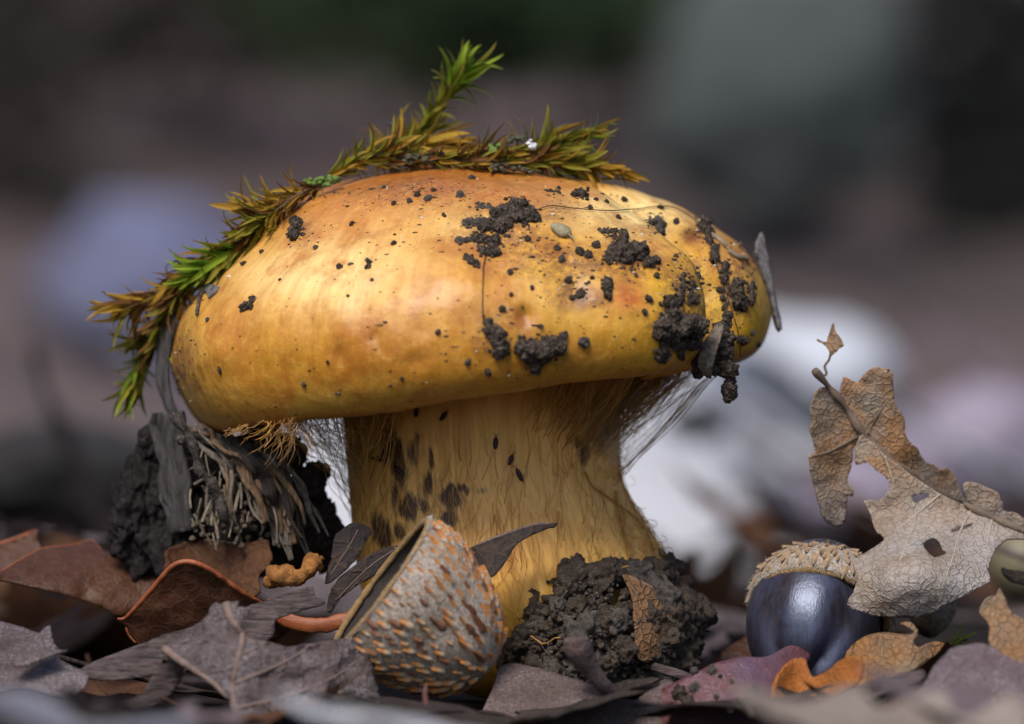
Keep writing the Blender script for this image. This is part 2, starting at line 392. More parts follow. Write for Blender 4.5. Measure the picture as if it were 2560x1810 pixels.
for k in range(len(STEM)):
    for i in range(NTS):
        p = stem_at(k, 2 * math.pi * i / NTS); sv.append(p); suv.append((i / NTS, k / len(STEM)))
        x, y = proj(p); x += 10 * noise.noise(p * 3); y += 10 * noise.noise(p * 3 + Vector((5, 5, 5)))
        sm.append((max([s * math.exp(-((x - a) / rx) ** 2 - ((y - b) / ry) ** 2) for a, b, rx, ry, s in BR] + [0]), 0, 0, 1))
for k in range(len(STEM) - 1):
    for i in range(NTS):
        sf.append((k * NTS + i, (k + 1) * NTS + i, (k + 1) * NTS + (i + 1) % NTS, k * NTS + (i + 1) % NTS))
sf.append(tuple(range(NTS - 1 + (len(STEM) - 1) * NTS, (len(STEM) - 1) * NTS - 1, -1)))
stem = mk('stem', sv, sf, stem_material(), mush, attrs={'Mask': sm}, uv=suv)
stem['label'] = 'thick silky yellow stem with dark red brown bruises'
SBVH = BVHTree.FromPolygons([tuple(v) for v in sv], sf)
def shit(px, py):
    o = Vector((0, -CD, CZ)); d = (at(px, py, 0) - o).normalized()
    p, n, _, _ = SBVH.ray_cast(o, d)
    if p is None: p, n, _, _ = SBVH.find_nearest(at(px, py, -0.3))
    if n.dot(d) > 0 and abs(n.dot(d)) > .2: n = -n
    return p, n
# silky fibrils on the stem (uncountable)
M_FIB = plain('veil_fibre', (.76, .40, .08), 0.45, 0.5, 2, 0.0, trans=0.25)
M_FIBP = plain('pale_fibre', (.92, .60, .20), 0.4, 0.3, 2, 0.0, trans=0.3)
M_FIBB = plain('brown_fibre', (.52, .28, .11), 0.5, 0.4, 2, 0.0, trans=0.2)
def strands(name, segs, mat, parent, n=4):
    g = Geo()
    for pts, r in segs: g.add(*tube(pts, r, n))
    o = mk(name, g.v, g.f, mat, parent); o['kind'] = 'stuff'; return o
rnd = random.Random(3)
segs = []
for _ in range(620):
    px = rnd.uniform(900, 1690); py = rnd.triangular(1000, 1480, 1360)
    ln = rnd.uniform(30, 110); sl_ = rnd.gauss(0, .16) + (px - 1250) / 1700 * .5
    cur = rnd.gauss(0, .35); pts = []
    lift = rnd.choice((0.006, .01, .03, .05)) if px > 1250 else .008
    for q in range(6):
        t = q / 5; x = px + (sl_ + cur * t * t * .6) * ln * t; y = py + ln * t
        p, n = shit(x, y); pts.append(p + n * (.004 + lift * math.sin(t * 3.1)))
    if max((pts[i] - pts[i + 1]).length for i in range(5)) < .3: segs.append((pts, rnd.uniform(.0014, .0034)))
strands('stem_fibrils', segs[::2], M_FIBP, stem); strands('stem_fibrils', segs[1::2], M_FIB, stem)
# --- cortina (veil threads) between rim and stem
def rim(px):
    """a point on the underside just inside the lower front edge of the cap"""
    lo = 1150
    while lo > 800:
        o = Vector((0, -CD, CZ)); d = (at(px, lo, 0) - o).normalized()
        p, n, _, _ = BVH.ray_cast(o, d)
        if p is not None: return lo, p
        lo -= 3
    return 900, at(px, 900, 0)
def thread(a, b, sag, k=7, jit=.02, seed=0):
    rr = random.Random(seed); pts = []
    ph = rr.uniform(0, 6)
    for i in range(k + 1):
        t = i / k; p = a.lerp(b, t)
        p = p + Vector((math.sin(ph + t * 7) * jit, math.cos(ph * 1.3 + t * 6) * jit, -sag * math.sin(math.pi * t) + math.sin(ph + t * 9) * jit * .5)) * math.sin(math.pi * min(1, max(0, t)))
        pts.append(p)
    return pts
brown, tan, pale = [], [], []
for i in range(520):                       # right-hand fan
    px = rnd.triangular(1330, 1775, 1640); yb, p = rim(px)
    a = p + Vector((rnd.uniform(-.05, .05), rnd.uniform(.15, 1.3), rnd.uniform(.03, .14)))
    t = (px - 1330) / 445
    bx = 1300 + 250 * t ** .8 + rnd.gauss(0, 22); by = yb + rnd.uniform(70, 190) * (0.6 + .7 * t)
    b, n = shit(min(bx, 1546), by); b = b + n * .02
    lst = rnd.choice((brown, brown, tan, tan, pale))
    cut = rnd.choice((1, 1, .8, .55))
    lst.append((thread(a, a.lerp(b, cut), rnd.uniform(-.06, .1), 9, rnd.uniform(.005, .05), i), rnd.uniform(.0018, .0045)))
for bx0, by0, bx1, by1, n_, spread in ((1772, 942, 1545, 1195, 16, 8), (1690, 940, 1462, 1130, 18, 22), (1735, 938, 1535, 1080, 16, 26), (1650, 930, 1480, 1040, 14, 24)):
    for i in range(n_):                    # tight ropes of threads
        a = at(bx0 + rnd.gauss(0, spread), by0 + rnd.gauss(0, spread * .6), -.5 + rnd.gauss(0, .12))
        b, n = shit(min(bx1 + rnd.gauss(0, spread * 1.6), 1547), by1 + rnd.gauss(0, spread * 1.6)); b = b + n * .01
        rnd.choice((tan, tan, brown)).append((thread(a, b, rnd.uniform(0, .05), 8, .022, i + 900), rnd.uniform(.0018, .0045)))
for i in range(240):                       # left-hand web
    px = rnd.uniform(640, 1000); yb, p = rim(px)
    a = p + Vector((0, rnd.uniform(.3, 1.8), rnd.uniform(.03, .12)))
    b, n = shit(rnd.uniform(872, 930), rnd.uniform(yb + 40, 1330)); b = b + n * .03
    cut = rnd.choice((1, .9, .5, .35))
    rnd.choice((brown, tan, pale, pale)).append((thread(a, a.lerp(b, cut), rnd.uniform(-.02, .15), 9, rnd.uniform(.01, .09), i + 2000), rnd.uniform(.0018, .0045)))
for i in range(110):                       # matted shreds hanging under the left rim
    px = rnd.choice((rnd.gauss(735, 20), rnd.gauss(660, 14), rnd.gauss(750, 40))); yb, p = rim(px)
    a = Vector((p.x, -2.2 + rnd.uniform(-.3, .6), p.z + .05)); L = rnd.uniform(.08, .55) * math.exp(-((px - 735) / 60) ** 2) + .06
    b = a + Vector((rnd.gauss(-.1, .14), rnd.gauss(0, .1), -L))
    rnd.choice((tan, brown)).append((thread(a, b, 0, 8, .06, i + 3000), rnd.uniform(.0016, .0038)))
strands('veil_threads', brown, M_FIBB, mush); strands('veil_threads', tan, M_FIB, mush); strands('veil_threads', pale, M_FIBP, mush)
def membrane():
    m = Mat('veil_film', .6, .3); t = m.t; tr = m.n('ShaderNodeBsdfTransparent'); mx = m.n('ShaderNodeMixShader')
    m.color((.78, .66, .46)); k = m.ramp(m.noise(5, 5, .7), [(.35, .10), (.75, .62)]); m.l(k, mx.inputs[0]); m.l(tr.outputs[0], mx.inputs[1]); m.l(m.b.outputs[0], mx.inputs[2]); m.l(mx.outputs[0], t.nodes['Material Output'].inputs[0])
    return m.m
M_FILM = membrane()
def film(xs, ends, Y):
    v, f = [], []; nu, nv = len(xs), 14
    for (x, ytop), (bx, by) in zip(xs, ends):
        a = at(x, ytop - 6, Y); b, n = shit(bx, by)
        for q in range(nv):
            t = q / (nv - 1); p = a.lerp(b, t) + Vector((0, .08 * noise.noise(Vector((x * .02, t * 4, 0))), -.03 * math.sin(3.14 * t))); v.append(p)
    for i in range(nu - 1):
        for q in range(nv - 1): f.append((i * nv + q, i * nv + q + 1, (i + 1) * nv + q + 1, (i + 1) * nv + q))
    mk('veil_film', v, f, M_FILM, mush)
film([(1430 + 33 * i, 925) for i in range(11)], [(1400 + 14.5 * i, 1010 + 17 * i) for i in range(11)], -.45)
film([(760 + 14 * i, 1035 - 2 * i) for i in range(9)], [(874 + 4 * i, 1230 - 14 * i) for i in range(9)], -.3)
# curly white wisps on the stem's right flank and a few long runners
segs = []
for i in range(110):
    px = rnd.triangular(1440, 1690, 1550); py = rnd.uniform(1080, 1420) if px < 1560 else rnd.uniform(1270, 1430)
    p, n = shit(px, py); a = rnd.uniform(0, 6.28); pts = []; rr_ = rnd.uniform(.03, .08)
    for q in range(8):
        t = q / 7; pts.append(p + n * (.02 + .06 * math.sin(t * 3.1)) + Vector((math.cos(a + t * 3) * rr_ * t * 1.6, 0, math.sin(a + t * 3) * rr_ * t * 1.6)))
    segs.append((pts, rnd.uniform(.002, .004)))
strands('stem_wisps', segs, M_FIBP, stem)
def on_surface(fn, path, off=.012, n=7):
    out = []
    for x, y in catmull(path, n):
        p, nn = fn(x, y); out.append(p + nn * off)
    return out
M_ROOT = plain('amber_root', (.42, .20, .05), 0.45, .4, 8)
for pth, r in (([(1458, 1180), (1475, 1215), (1500, 1235), (1540, 1262), (1580, 1295), (1610, 1330)], .012), ([(1535, 1230), (1545, 1290), (1560, 1350), (1570, 1400)], .018), ([(1580, 1295), (1605, 1320), (1630, 1380)], .014), ([(1480, 1030), (1470, 1080), (1462, 1120)], .006)):
    o = mk('rootlet', *tube(on_surface(shit, pth, .03), r, 6), M_ROOT, stem)

# ================================================================== SOIL, CRUMBS ON THE CAP
def clod_mesh(seed, sub=4, rough=.33, freq=1.5):
    bm = bmesh.new(); bmesh.ops.create_icosphere(bm, subdivisions=sub, radius=1.0); off = Vector((seed * 3.7, seed * 1.3, seed * 9.1))
    for v in bm.verts:
        d = v.co.normalized(); p = d * freq + off
        n = fbm(p, 5, .62); c = noise.cell(p * 2.2)
        w = noise.voronoi(p * 1.6)[0][0]
        e = abs(noise.noise(p * 4.3)) - .3; h_ = noise.noise(p * 8.5)
        v.co = d * (0.84 + rough * n + .26 * (w - .4) - .22 * e + .07 * h_)
    V = [v.co.copy() for v in bm.verts]; F = [tuple(x.index for x in f.verts) for f in bm.faces]; bm.free()
    return V, F
CLODS = [clod_mesh(i, 4) for i in range(5)]; SMALL = [clod_mesh(20 + i, 2, .4) for i in range(5)]; MIDC = [clod_mesh(40 + i, 3, .36) for i in range(6)]
def blob_into(g, src, p, rad, rr):
    q = Euler((rr.uniform(0, 6), rr.uniform(0, 6), rr.uniform(0, 6))).to_matrix()
    g.add([Vector(p) + Vector(((q @ v).x * rad[0], (q @ v).y * rad[1], (q @ v).z * rad[2])) for v in src[0]], src[1])
def clod(name, boxes, label, cat='soil clod', mat=M_SOIL, fn=hit, out=.35, group=None, seed=0, dens=1.0, free=None, parts=False):
    """a soil lump on the cap: boxes in photo pixels, filled with crusty grains that sit on the surface"""
    rr = random.Random(seed + int(boxes[0][0])); g = Geo()
    if parts:
        b = boxes[0]; root = thing(name, fn((b[0] + b[2]) / 2, (b[1] + b[3]) / 2)[0], label, cat, group)
        for q, bx in enumerate(boxes):
            o = clod('lump', [bx], None, None, mat, fn, out, None, seed + q, dens, free); o.parent = root; o.location = Vector(o.location) - Vector(root.location)
        return root
    for x0, y0, x1, y1 in boxes:
        w, h = x1 - x0, y1 - y0; m = min(w, h); r0 = m * .42 / S
        k = max(1, int(round(dens * max(w, h) / m * 2.1)))
        for i in range(k * 2 + 1):
            t = (i + .5) / (k * 2 + 1)
            cx = x0 + w * (t if w >= h else rr.uniform(.3, .7)); cy = y0 + h * (t if h > w else rr.uniform(.3, .7))
            if free is not None: p = at(cx, cy, free); n = Vector((0, -1, 0))
            else: p, n = fn(cx, cy)
            r_ = r0 * rr.uniform(.7, 1.15)
            blob_into(g, CLODS[rr.randrange(5)] if m > 25 else MIDC[rr.randrange(6)], p + n * r_ * out, (r_, r_, r_), rr)
        for i in range(int(12 * dens * max(1, (w * h) / 1500))):
            cx, cy = rr.uniform(x0 - 3, x1 + 3), rr.uniform(y0 - 3, y1 + 3)
            if free is not None: p = at(cx, cy, free - .05); n = Vector((0, -1, 0)); continue
            p, n = fn(cx, cy); r_ = rr.uniform(2.5, 6) / S
            blob_into(g, SMALL[rr.randrange(5)], p + n * r_ * .3, (r_, r_, r_), rr)
    return tag(mk(name, g.v, g.f, mat), label, cat, group)
clod('soil_clod', [(1255, 500, 1310, 545), (1290, 520, 1340, 566), (1230, 520, 1290, 560), (1205, 545, 1270, 590)], 'flat crumbly soil crust high on the cap under a fine hair', seed=1, out=.1)
clod('soil_clod', [(1160, 542, 1213, 569), (1191, 511, 1227, 524), (1142, 587, 1195, 609)], 'thin grey soil flakes beside the flat crust on the cap', mat=M_SOIL2, seed=2, out=-.1, parts=True)
clod('soil_clod', [(1195, 582, 1240, 620), (1200, 610, 1245, 649)], 'small dark crumb cluster at the top of the vertical hair', seed=3, out=.1)
clod('soil_clod', [(1164, 640, 1180, 655), (1172, 650, 1197, 667)], 'curved dark soil crumb left of the vertical hair', seed=4)
clod('soil_clod', [(1431, 475, 1467, 498)], 'single rounded soil lump below the horizontal moss', seed=5)
clod('soil_clod', [(1362, 471, 1400, 484)], 'flat soil smear under the horizontal moss', seed=6, out=-.1)
clod('soil_clod', [(1626, 544, 1650, 566), (1638, 558, 1662, 584)], 'grey soil pellet on the pale upper right of the cap', mat=M_SOIL2, seed=7, parts=True)
clod('soil_clod', [(1534, 612, 1600, 672), (1535, 580, 1570, 622), (1500, 572, 1540, 588), (1508, 628, 1535, 660)], 'boot shaped dark soil clod in the middle of the cap', seed=8, out=.2)
clod('soil_clod', [(1611, 644, 1644, 671)], 'small crumb beside the boot shaped clod', seed=9)
clod('soil_clod', [(1740, 540, 1782, 585), (1760, 585, 1782, 609)], 'dark soil lump at the top of the cap groove', seed=10, out=.5, parts=True)
clod('soil_clod', [(1775, 613, 1798, 653), (1800, 658, 1824, 707)], 'string of soil grains down the cap groove', seed=11, parts=True)
clod('soil_clod', [(1822, 704, 1862, 760), (1866, 709, 1886, 758), (1835, 751, 1862, 778)], 'knobbly soil clod on the far lobe of the cap', seed=12, parts=True)
clod('soil_clod', [(1650, 745, 1690, 790), (1650, 790, 1751, 850), (1640, 805, 1700, 850), (1680, 840, 1745, 875), (1637, 850, 1672, 898), (1690, 850, 1712, 895)], 'biggest soil clod hanging on the front right edge of the cap', seed=13, out=.35)
clod('soil_clod', [(1700, 685, 1715, 715), (1690, 715, 1712, 760), (1720, 740, 1742, 762), (1722, 700, 1734, 740)], 'ragged soil flecks above the biggest clod', seed=14, out=0)
clod('soil_clod', [(1505, 698, 1530, 745)], 'oval dark pellet in the middle of the cap front', cat='pellet', seed=15, out=.5)
clod('soil_clod', [(1209, 800, 1235, 840), (1225, 825, 1268, 880)], 'elongated soil clod at the lower end of the vertical hair', seed=16)
clod('soil_clod', [(1298, 840, 1393, 900), (1315, 880, 1350, 926)], 'rounded soil clod on the lower middle of the cap rim', seed=17, out=.3)
clod('soil_clod', [(1806, 780, 1834, 815), (1775, 815, 1836, 880), (1724, 849, 1756, 938), (1764, 890, 1828, 946), (1806, 935, 1840, 998)], 'ragged soil clod dangling below the cap with a curled tail', seed=18, free=-2.05, parts=True)
clod('soil_clod', [(1844, 840, 1866, 858)], 'round soil pellet low on the far lobe', cat='pellet', seed=19, out=.5)
clod('soil_clod', [(722, 552, 758, 598)], 'glossy dark oval pellet on the upper left of the cap', cat='pellet', seed=20, out=.45)
clod('soil_clod', [(606, 755, 630, 775), (626, 746, 638, 754)], 'tiny dark twig crumb on the left cap face', cat='crumb', seed=21, parts=True)
clod('soil_clod', [(917, 651, 927, 669)], 'tiny dark chip on the cap left of centre', cat='crumb', seed=22)
# pale woody fibre held in the dangling clod
M_WOODG = plain('grey_wood', (.32, .25, .19), .85, .85, 18, 1.0)
# seed husk
hp, hn = hit(1400, 584)
tag(mk('seed_husk', *tube(on_surface(hit, [(1376, 570), (1390, 578), (1405, 586), (1418, 592), (1424, 597), (1432, 605)], .05), [.02, .06, .075, .05, .014, .01, .01][:1] + [0.03 + .05 * math.sin(3.1 * min(1, i / 24)) if i < 24 else .011 for i in range(35)], 8, .6), plain('husk', (.34, .29, .17), .6, .5, 20)), 'pale split seed husk with a thin stalk on the cap', 'seed husk')
# medium crumbs: individuals; specks: stuff
rr = random.Random(5); crumbs = bpy.data.objects
cm = []
for i in range(6):
    me = bpy.data.meshes.new('soil_crumb'); me.from_pydata([tuple(v) for v in MIDC[i][0]], [], MIDC[i][1]); me.materials.append(M_SOIL if i % 3 else M_SOIL2); cm.append(me)
SPOTS = [(1275, 681, 9), (1180, 447, 9), (1255, 772, 10), (1590, 690, 7), (1490, 500, 8), (1516, 506, 6), (1475, 520, 9), (1240, 598, 11), (1392, 622, 9), (1405, 650, 12), (1450, 632, 18), (1470, 640, 14), (1490, 615, 12), (1320, 600, 9), (1610, 780, 10), (1622, 748, 11), (1640, 690, 9), (1690, 640, 8), (1745, 690, 8), (1460, 855, 14), (1408, 838, 11), (1350, 815, 9), (1278, 737, 6), (1330, 720, 8), (1070, 500, 14), (1045, 490, 10), (1025, 505, 9), (1085, 478, 9), (1150, 490, 11), (985, 510, 8), (1110, 540, 8), (960, 470, 7), (1095, 830, 9), (1170, 905, 7), (1219, 930, 10), (880, 560, 8), (850, 668, 10), (985, 610, 8), (790, 620, 6), (655, 630, 8), (610, 660, 9), (700, 700, 6), (1310, 560, 9), (1560, 500, 8), (1545, 545, 10), (1650, 520, 8), (1690, 555, 9), (1880, 830, 8), (1895, 860, 8), (1870, 590, 9), (1800, 725, 12), (1808, 745, 11), (1812, 765, 9), (1555, 640, 12), (1480, 695, 10), (1420, 700, 12), (1450, 735, 14), (1430, 745, 9), (930, 700, 6), (870, 740, 6), (520, 800, 7), (480, 760, 6), (760, 960, 7), (820, 905, 6), (550, 925, 7), (1005, 945, 7), (1910, 700, 9)]
for x, y, r_ in SPOTS:
    p, n = hit(x, y); k = r_ / S * rr.uniform(.75, 1.1)
    o = place('soil_crumb', cm[rr.randrange(6)], Matrix.Translation(p + n * k * .2) @ Euler((rr.uniform(0, 6), rr.uniform(0, 6), rr.uniform(0, 6))).to_matrix().to_4x4() @ Matrix.Diagonal((k * rr.uniform(.8, 1.5), k, k * rr.uniform(.6, 1), 1)))
    tag(o, 'small dark loose soil crumb stuck on the ochre cap', 'crumb', 'soil crumbs on the cap')
g = Geo(); gq = Geo()
for i in range(1500):
    z = rr.choice(SPECK + DIRT); x, y = rr.gauss(z[0], z[2] * .6), rr.gauss(z[1], z[3] * .6)
    if i % 5 == 0: x, y = rr.uniform(450, 1900), rr.uniform(440, 1050)
    p, n = hit(x, y); px_, py_ = proj(p)
    if abs(px_ - x) + abs(py_ - y) > 6: continue
    r_ = abs(rr.gauss(0, 1.5)) / S + .004
    blob_into(gq if i % 14 == 0 else g, SMALL[rr.randrange(5)], p + n * r_ * .1, (r_ * rr.uniform(.7, 2.6), r_ * .8, r_ * rr.uniform(.5, 1)), rr)
tag(mk('soil_specks', g.v, g.f, M_SOIL), 'fine dark soil specks sprinkled over the cap', 'soil', kind='stuff')
tag(mk('sand_grains', gq.v, gq.f, M_GRIT), 'tiny pale sand grains sprinkled over the cap', 'sand', kind='stuff')
# hairs
tag(mk('fine_hair', *tube(on_surface(hit, [(1236, 600), (1212, 650), (1207, 700), (1206, 760), (1209, 812)], .012), .007, 5), M_HAIR), 'fine dark hair running straight down the cap front', 'hair')
tag(mk('fine_hair', *tube(on_surface(hit, [(1330, 535), (1360, 522), (1385, 519), (1440, 526), (1520, 531), (1580, 527), (1650, 519), (1690, 526), (1738, 555)], .025), .006, 5), M_HAIR), 'fine dark hair arching across the top right of the cap', 'hair')
tag(mk('fine_hair', *tube([p + Vector((0, -.06, 0)) for p in on_surface(hit, [(1768, 610), (1785, 660), (1805, 715), (1822, 765), (1836, 810), (1843, 850), (1844, 885)], .05)], .007, 5), M_HAIR), 'fine dark hair hanging down the cap groove', 'hair')
tag(mk('fine_hair', *tube(on_surface(hit, [(1235, 610), (1255, 585), (1280, 560), (1300, 545)], .05), .006, 5), M_HAIR), 'short dark hair lying over the flat soil crust', 'hair')

# ================================================================== FLAKES AND BARK ON THE CAP
def inside(poly, x, y):
    c = False; n = len(poly); j = n - 1
    for i in range(n):
        xi, yi = poly[i]; xj, yj = poly[j]
        if (yi > y) != (yj > y) and x < (xj - xi) * (y - yi) / (yj - yi) + xi: c = not c
        j = i
    return c
def sheet(name, outline, depth, mat, parent=None, holes=(), step=12, jag=2.5, smooth_n=4, thick=.022, relief=.03, seed=0, label=None, cat=None, group=None):
    """a thin curled sheet (leaf, bark flake): outline at photo scale, depth(px, py) gives its y"""
    o2 = [tuple(p) for p in (catmull(outline, smooth_n, True) if smooth_n > 1 else outline)]
    def jagged(L):
        out = []
        for i, (x, y) in enumerate(L):
            a, b = L[i - 1], L[(i + 1) % len(L)]; t = np.array((b[1] - a[1], a[0] - b[0])); ln = np.linalg.norm(t) + 1e-6
            k = jag * (noise.noise(Vector((x / 9, y / 9, seed))) + .6 * noise.noise(Vector((x / 4, y / 4, seed + 3))))
            out.append((x + t[0] / ln * k, y + t[1] / ln * k))
        return out
    loops = [jagged(o2)] + [jagged([tuple(p) for p in catmull(h, 3, True)]) for h in holes]
    pts, edges = [], []
    for L in loops:
        # resample the loop
        k0 = len(pts); P = []
        for i in range(len(L)):
            a, b = np.array(L[i]), np.array(L[(i + 1) % len(L)]); m = max(1, int(np.linalg.norm(b - a) / step))
            for q in range(m): P.append(tuple(a + (b - a) * q / m))
        pts += P; edges += [(k0 + i, k0 + (i + 1) % len(P)) for i in range(len(P))]
    xs = [p[0] for p in o2]; ys = [p[1] for p in o2]; rr = random.Random(seed)
    y = min(ys)
    while y < max(ys):
        x = min(xs) + rr.uniform(0, step)
        while x < max(xs):
            q = (x + rr.uniform(-.3, .3) * step, y + rr.uniform(-.3, .3) * step)
            if inside(loops[0], *q) and not any(inside(h, *q) for h in loops[1:]): pts.append(q)
            x += step
        y += step
    res = delaunay_2d_cdt([Vector(p) for p in pts], edges, [], 0, 1e-5)
    vv = res[0]; ff = []
    for f in res[2]:
        cx = sum(vv[i][0] for i in f) / len(f); cy = sum(vv[i][1] for i in f) / len(f)
        if inside(loops[0], cx, cy) and not any(inside(h, cx, cy) for h in loops[1:]): ff.append(tuple(f))
    def surf(x, y, off=0.0):
        d = depth(x, y) + relief * fbm((x / 60, y / 60, seed), 4) * 1.0
        return at(x, y, d - off)
    o = mk(name, [surf(v[0], v[1]) for v in vv], ff, mat, parent)
    sd = o.modifiers.new('thickness', 'SOLIDIFY'); sd.thickness = thick; sd.offset = 0
    if label: tag(o, label, cat, group)
    return o, surf, loops[0]
def plane(Y, cx, cy, sx=0.0, sy=1.0, bend=0.0, bx=0.0, r=150.0):
    """depth of a sheet tilted back by sy and sideways by sx, with a bow"""
    return lambda x, y: Y + sx * (x - cx) / S - sy * (y - cy) / S + bend * ((y - cy) / r) ** 2 + bx * ((x - cx) / r) ** 2
def veins(parent, surf, lines, r0, mat, off=.015, name='vein'):
    for L in lines:
        P = catmull(L, 6); m = len(P); r_ = r0 if not isinstance(r0, (list, tuple)) else r0[0]
        mk(name, *tube([surf(x, y, off + .02 * 0) for x, y in P], [r_ * (1 - .65 * i / m) for i in range(m)], 6), mat, parent)
M_BARK = Mat('grey_bark', .85); _b = M_BARK.noise(5, 6, .7, M_BARK.vec((3, 3, .5))); M_BARK.color(M_BARK.mix(M_BARK.ramp(_b, [(.3, 0.), (.7, 1.)]), (.022, .018, .018), (.15, .135, .135)))
M_BARK.bump((M_BARK.noise(9, 6, .75, M_BARK.vec((3, 3, .4))), .9, .1), (M_BARK.noise(40, 3, .6), .4, .03)); M_BARK = M_BARK.m
# strip hugging the cap's left edge
def ribbon(path, width, thick, mat, name, parent=None, wob=.15, n=8, nx=8, seed=0, face=Vector((-.35, -1, 0))):
    """a woody lath along world points; width across, bowed, fluted lengthwise"""
    P = [Vector(p) for p in catmull([tuple(p) for p in path], n)]; v, f = [], []; m = len(P)
    for i, p in enumerate(P):
        t = (P[min(i + 1, m - 1)] - P[max(i - 1, 0)]).normalized(); s = t.cross(face).normalized(); nn = s.cross(t).normalized()
        if nn.dot(face) < 0: nn = -nn
        w = width(i / (m - 1)) if callable(width) else width
        for k in range(nx + 1):
            u = k / nx * 2 - 1
            fl = wob * w * (noise.noise(Vector((u * 3.1 + seed * 5, i * .07, seed))) + .6 * noise.noise(Vector((u * 8 + seed, i * .1, 4)))) + .35 * w * (1 - u * u) * .5
            e = 1 + .18 * noise.noise(Vector((i * .35, u, seed + 8)))
            v.append(p + s * u * w * .5 * e + nn * fl)
        for k in range(nx, -1, -1):
            u = k / nx * 2 - 1
            v.append(p + s * u * w * .46 - nn * thick)
    c = 2 * (nx + 1)
    for i in range(m - 1):
        for k in range(c): f.append((i * c + k, i * c + (k + 1) % c, (i + 1) * c + (k + 1) % c, (i + 1) * c + k))
    f.append(tuple(range(c - 1, -1, -1))); f.append(tuple(range((m - 1) * c, m * c)))
    return mk(name, v, f, mat, parent)
o = ribbon([at(478, 690, -.1), at(440, 745, -.25), at(418, 820, -.35), at(405, 900, -.4), at(408, 970, -.45), at(432, 1035, -.5), at(475, 1080, -.55), at(535, 1105, -.7)], lambda t: .05 + .20 * math.sin(min(1, t * 1.15 + .1) * math.pi) ** .6, .03, M_BARK, 'bark_strip', seed=3, face=Vector((-.8, -.7, 0)), n=12)
tag(o, 'curved grey bark strip hugging the left edge of the cap', 'bark')
tag(ribbon([at(1800, 812, -2.25), at(1785, 845, -2.38), at(1770, 880, -2.42), at(1763, 915, -2.4), at(1768, 938, -2.3)], lambda t: .09 + .1 * math.sin(t * 3), .03, M_WOODG, 'wood_splinter', seed=4, nx=8), 'pale fibrous wood splinter caught in the dangling clod', 'splinter')
# flake at right edge
M_FLAKE = plain('grey_flake', (.34, .30, .29), .85, .85, 16, 1.0)
o, s_, _ = sheet('bark_flake', [(1890, 640), (1892, 605), (1901, 585), (1908, 590), (1916, 630), (1928, 690), (1938, 750), (1952, 812), (1948, 826), (1936, 780), (1920, 720), (1903, 672)], lambda x, y: -.05 + (x - 1915) / 150 - .6 * (y - 700) / S, M_FLAKE, step=7, jag=3, thick=.03, relief=.05, label='thin grey bark flake sticking up at the right edge of the cap', cat='bark flake')
mk('dark_edge', *tube([s_(x, y, .02) for x, y in catmull([(1888, 632), (1898, 672), (1915, 720), (1928, 770), (1940, 815), (1948, 828)], 6)], .018, 6), M_SOIL, o)
# chip like an axe head, thin twigs, tan bits in the groove
o, _, _ = sheet('bark_chip', [(513, 712), (520, 702), (530, 712), (547, 716), (540, 730), (522, 746), (518, 732), (510, 728)], lambda x, y: hit(x, y)[0].y - .08, M_FLAKE, step=6, jag=1, smooth_n=1, label='small grey bark chip beside the moss on the left cap face', cat='bark chip', thick=.03)
tag(mk('thin_twig', *tube(on_surface(hit, [(514, 728), (505, 745), (500, 765), (497, 790)], .03), [.02, .018, .02, .024, .016] * 6, 6)[0:2], M_SOIL2), 'thin dark twig below the grey chip on the cap', 'twig')
tag(mk('thin_twig', *tube([at(1015, 330, .6), at(1000, 322, .55), at(985, 314, .5), at(971, 308, .5)], [.018, .02, .022, .03], 7), plain('black_twig', (.03, .028, .035), .5)), 'short black twig end poking out of the moss on top', 'twig')
for L, lab in (([(1775, 590), (1795, 602), (1812, 618)], 'tan bark sliver in the upper part of the cap groove'), ([(1818, 630), (1840, 645), (1866, 652)], 'tan bark sliver lying on the far lobe')):
    tag(mk('bark_sliver', *tube(on_surface(hit, L, .03), [.03] * 15, 6, .5), plain('tan_bark', (.34, .25, .16), .8, .5, 14)), lab, 'bark sliver')
# ================================================================== MOSS
def moss_mat(name, c1, c2, tip):
    m = Mat(name, .7, .15); r = m.rnd(); sx = m.n('ShaderNodeSeparateXYZ'); m.l(m.tc.outputs['Object'], sx.inputs[0])
    base = m.mix(r, c1, c2); base = m.mix(m.ramp(sx.outputs[1], [(.45, 0.), (1.0, .8)]), base, tip)
    st = m.noise(1, 3, .6, m.vec((26, 1.2, 6))); base = m.mix(m.ramp(st, [(.4, .5), (.65, 0.)]), base, tuple(x * .4 for x in c1))
    m.color(base); m.bump((m.noise(1, 3, .6, m.vec((22, 1, 5))), .4, .05)); m.translucent(base, .3); return m.m
MOSS = {'green': moss_mat('moss_green', (.13, .24, .012), (.24, .32, .02), (.44, .52, .06)), 'olive': moss_mat('moss_olive', (.19, .19, .018), (.32, .27, .03), (.44, .34, .06)),
        'gold': moss_mat('moss_gold', (.36, .19, .02), (.46, .29, .035), (.58, .34, .06)), 'brown': moss_mat('moss_brown', (.13, .06, .022), (.24, .11, .03), (.36, .18, .05))}
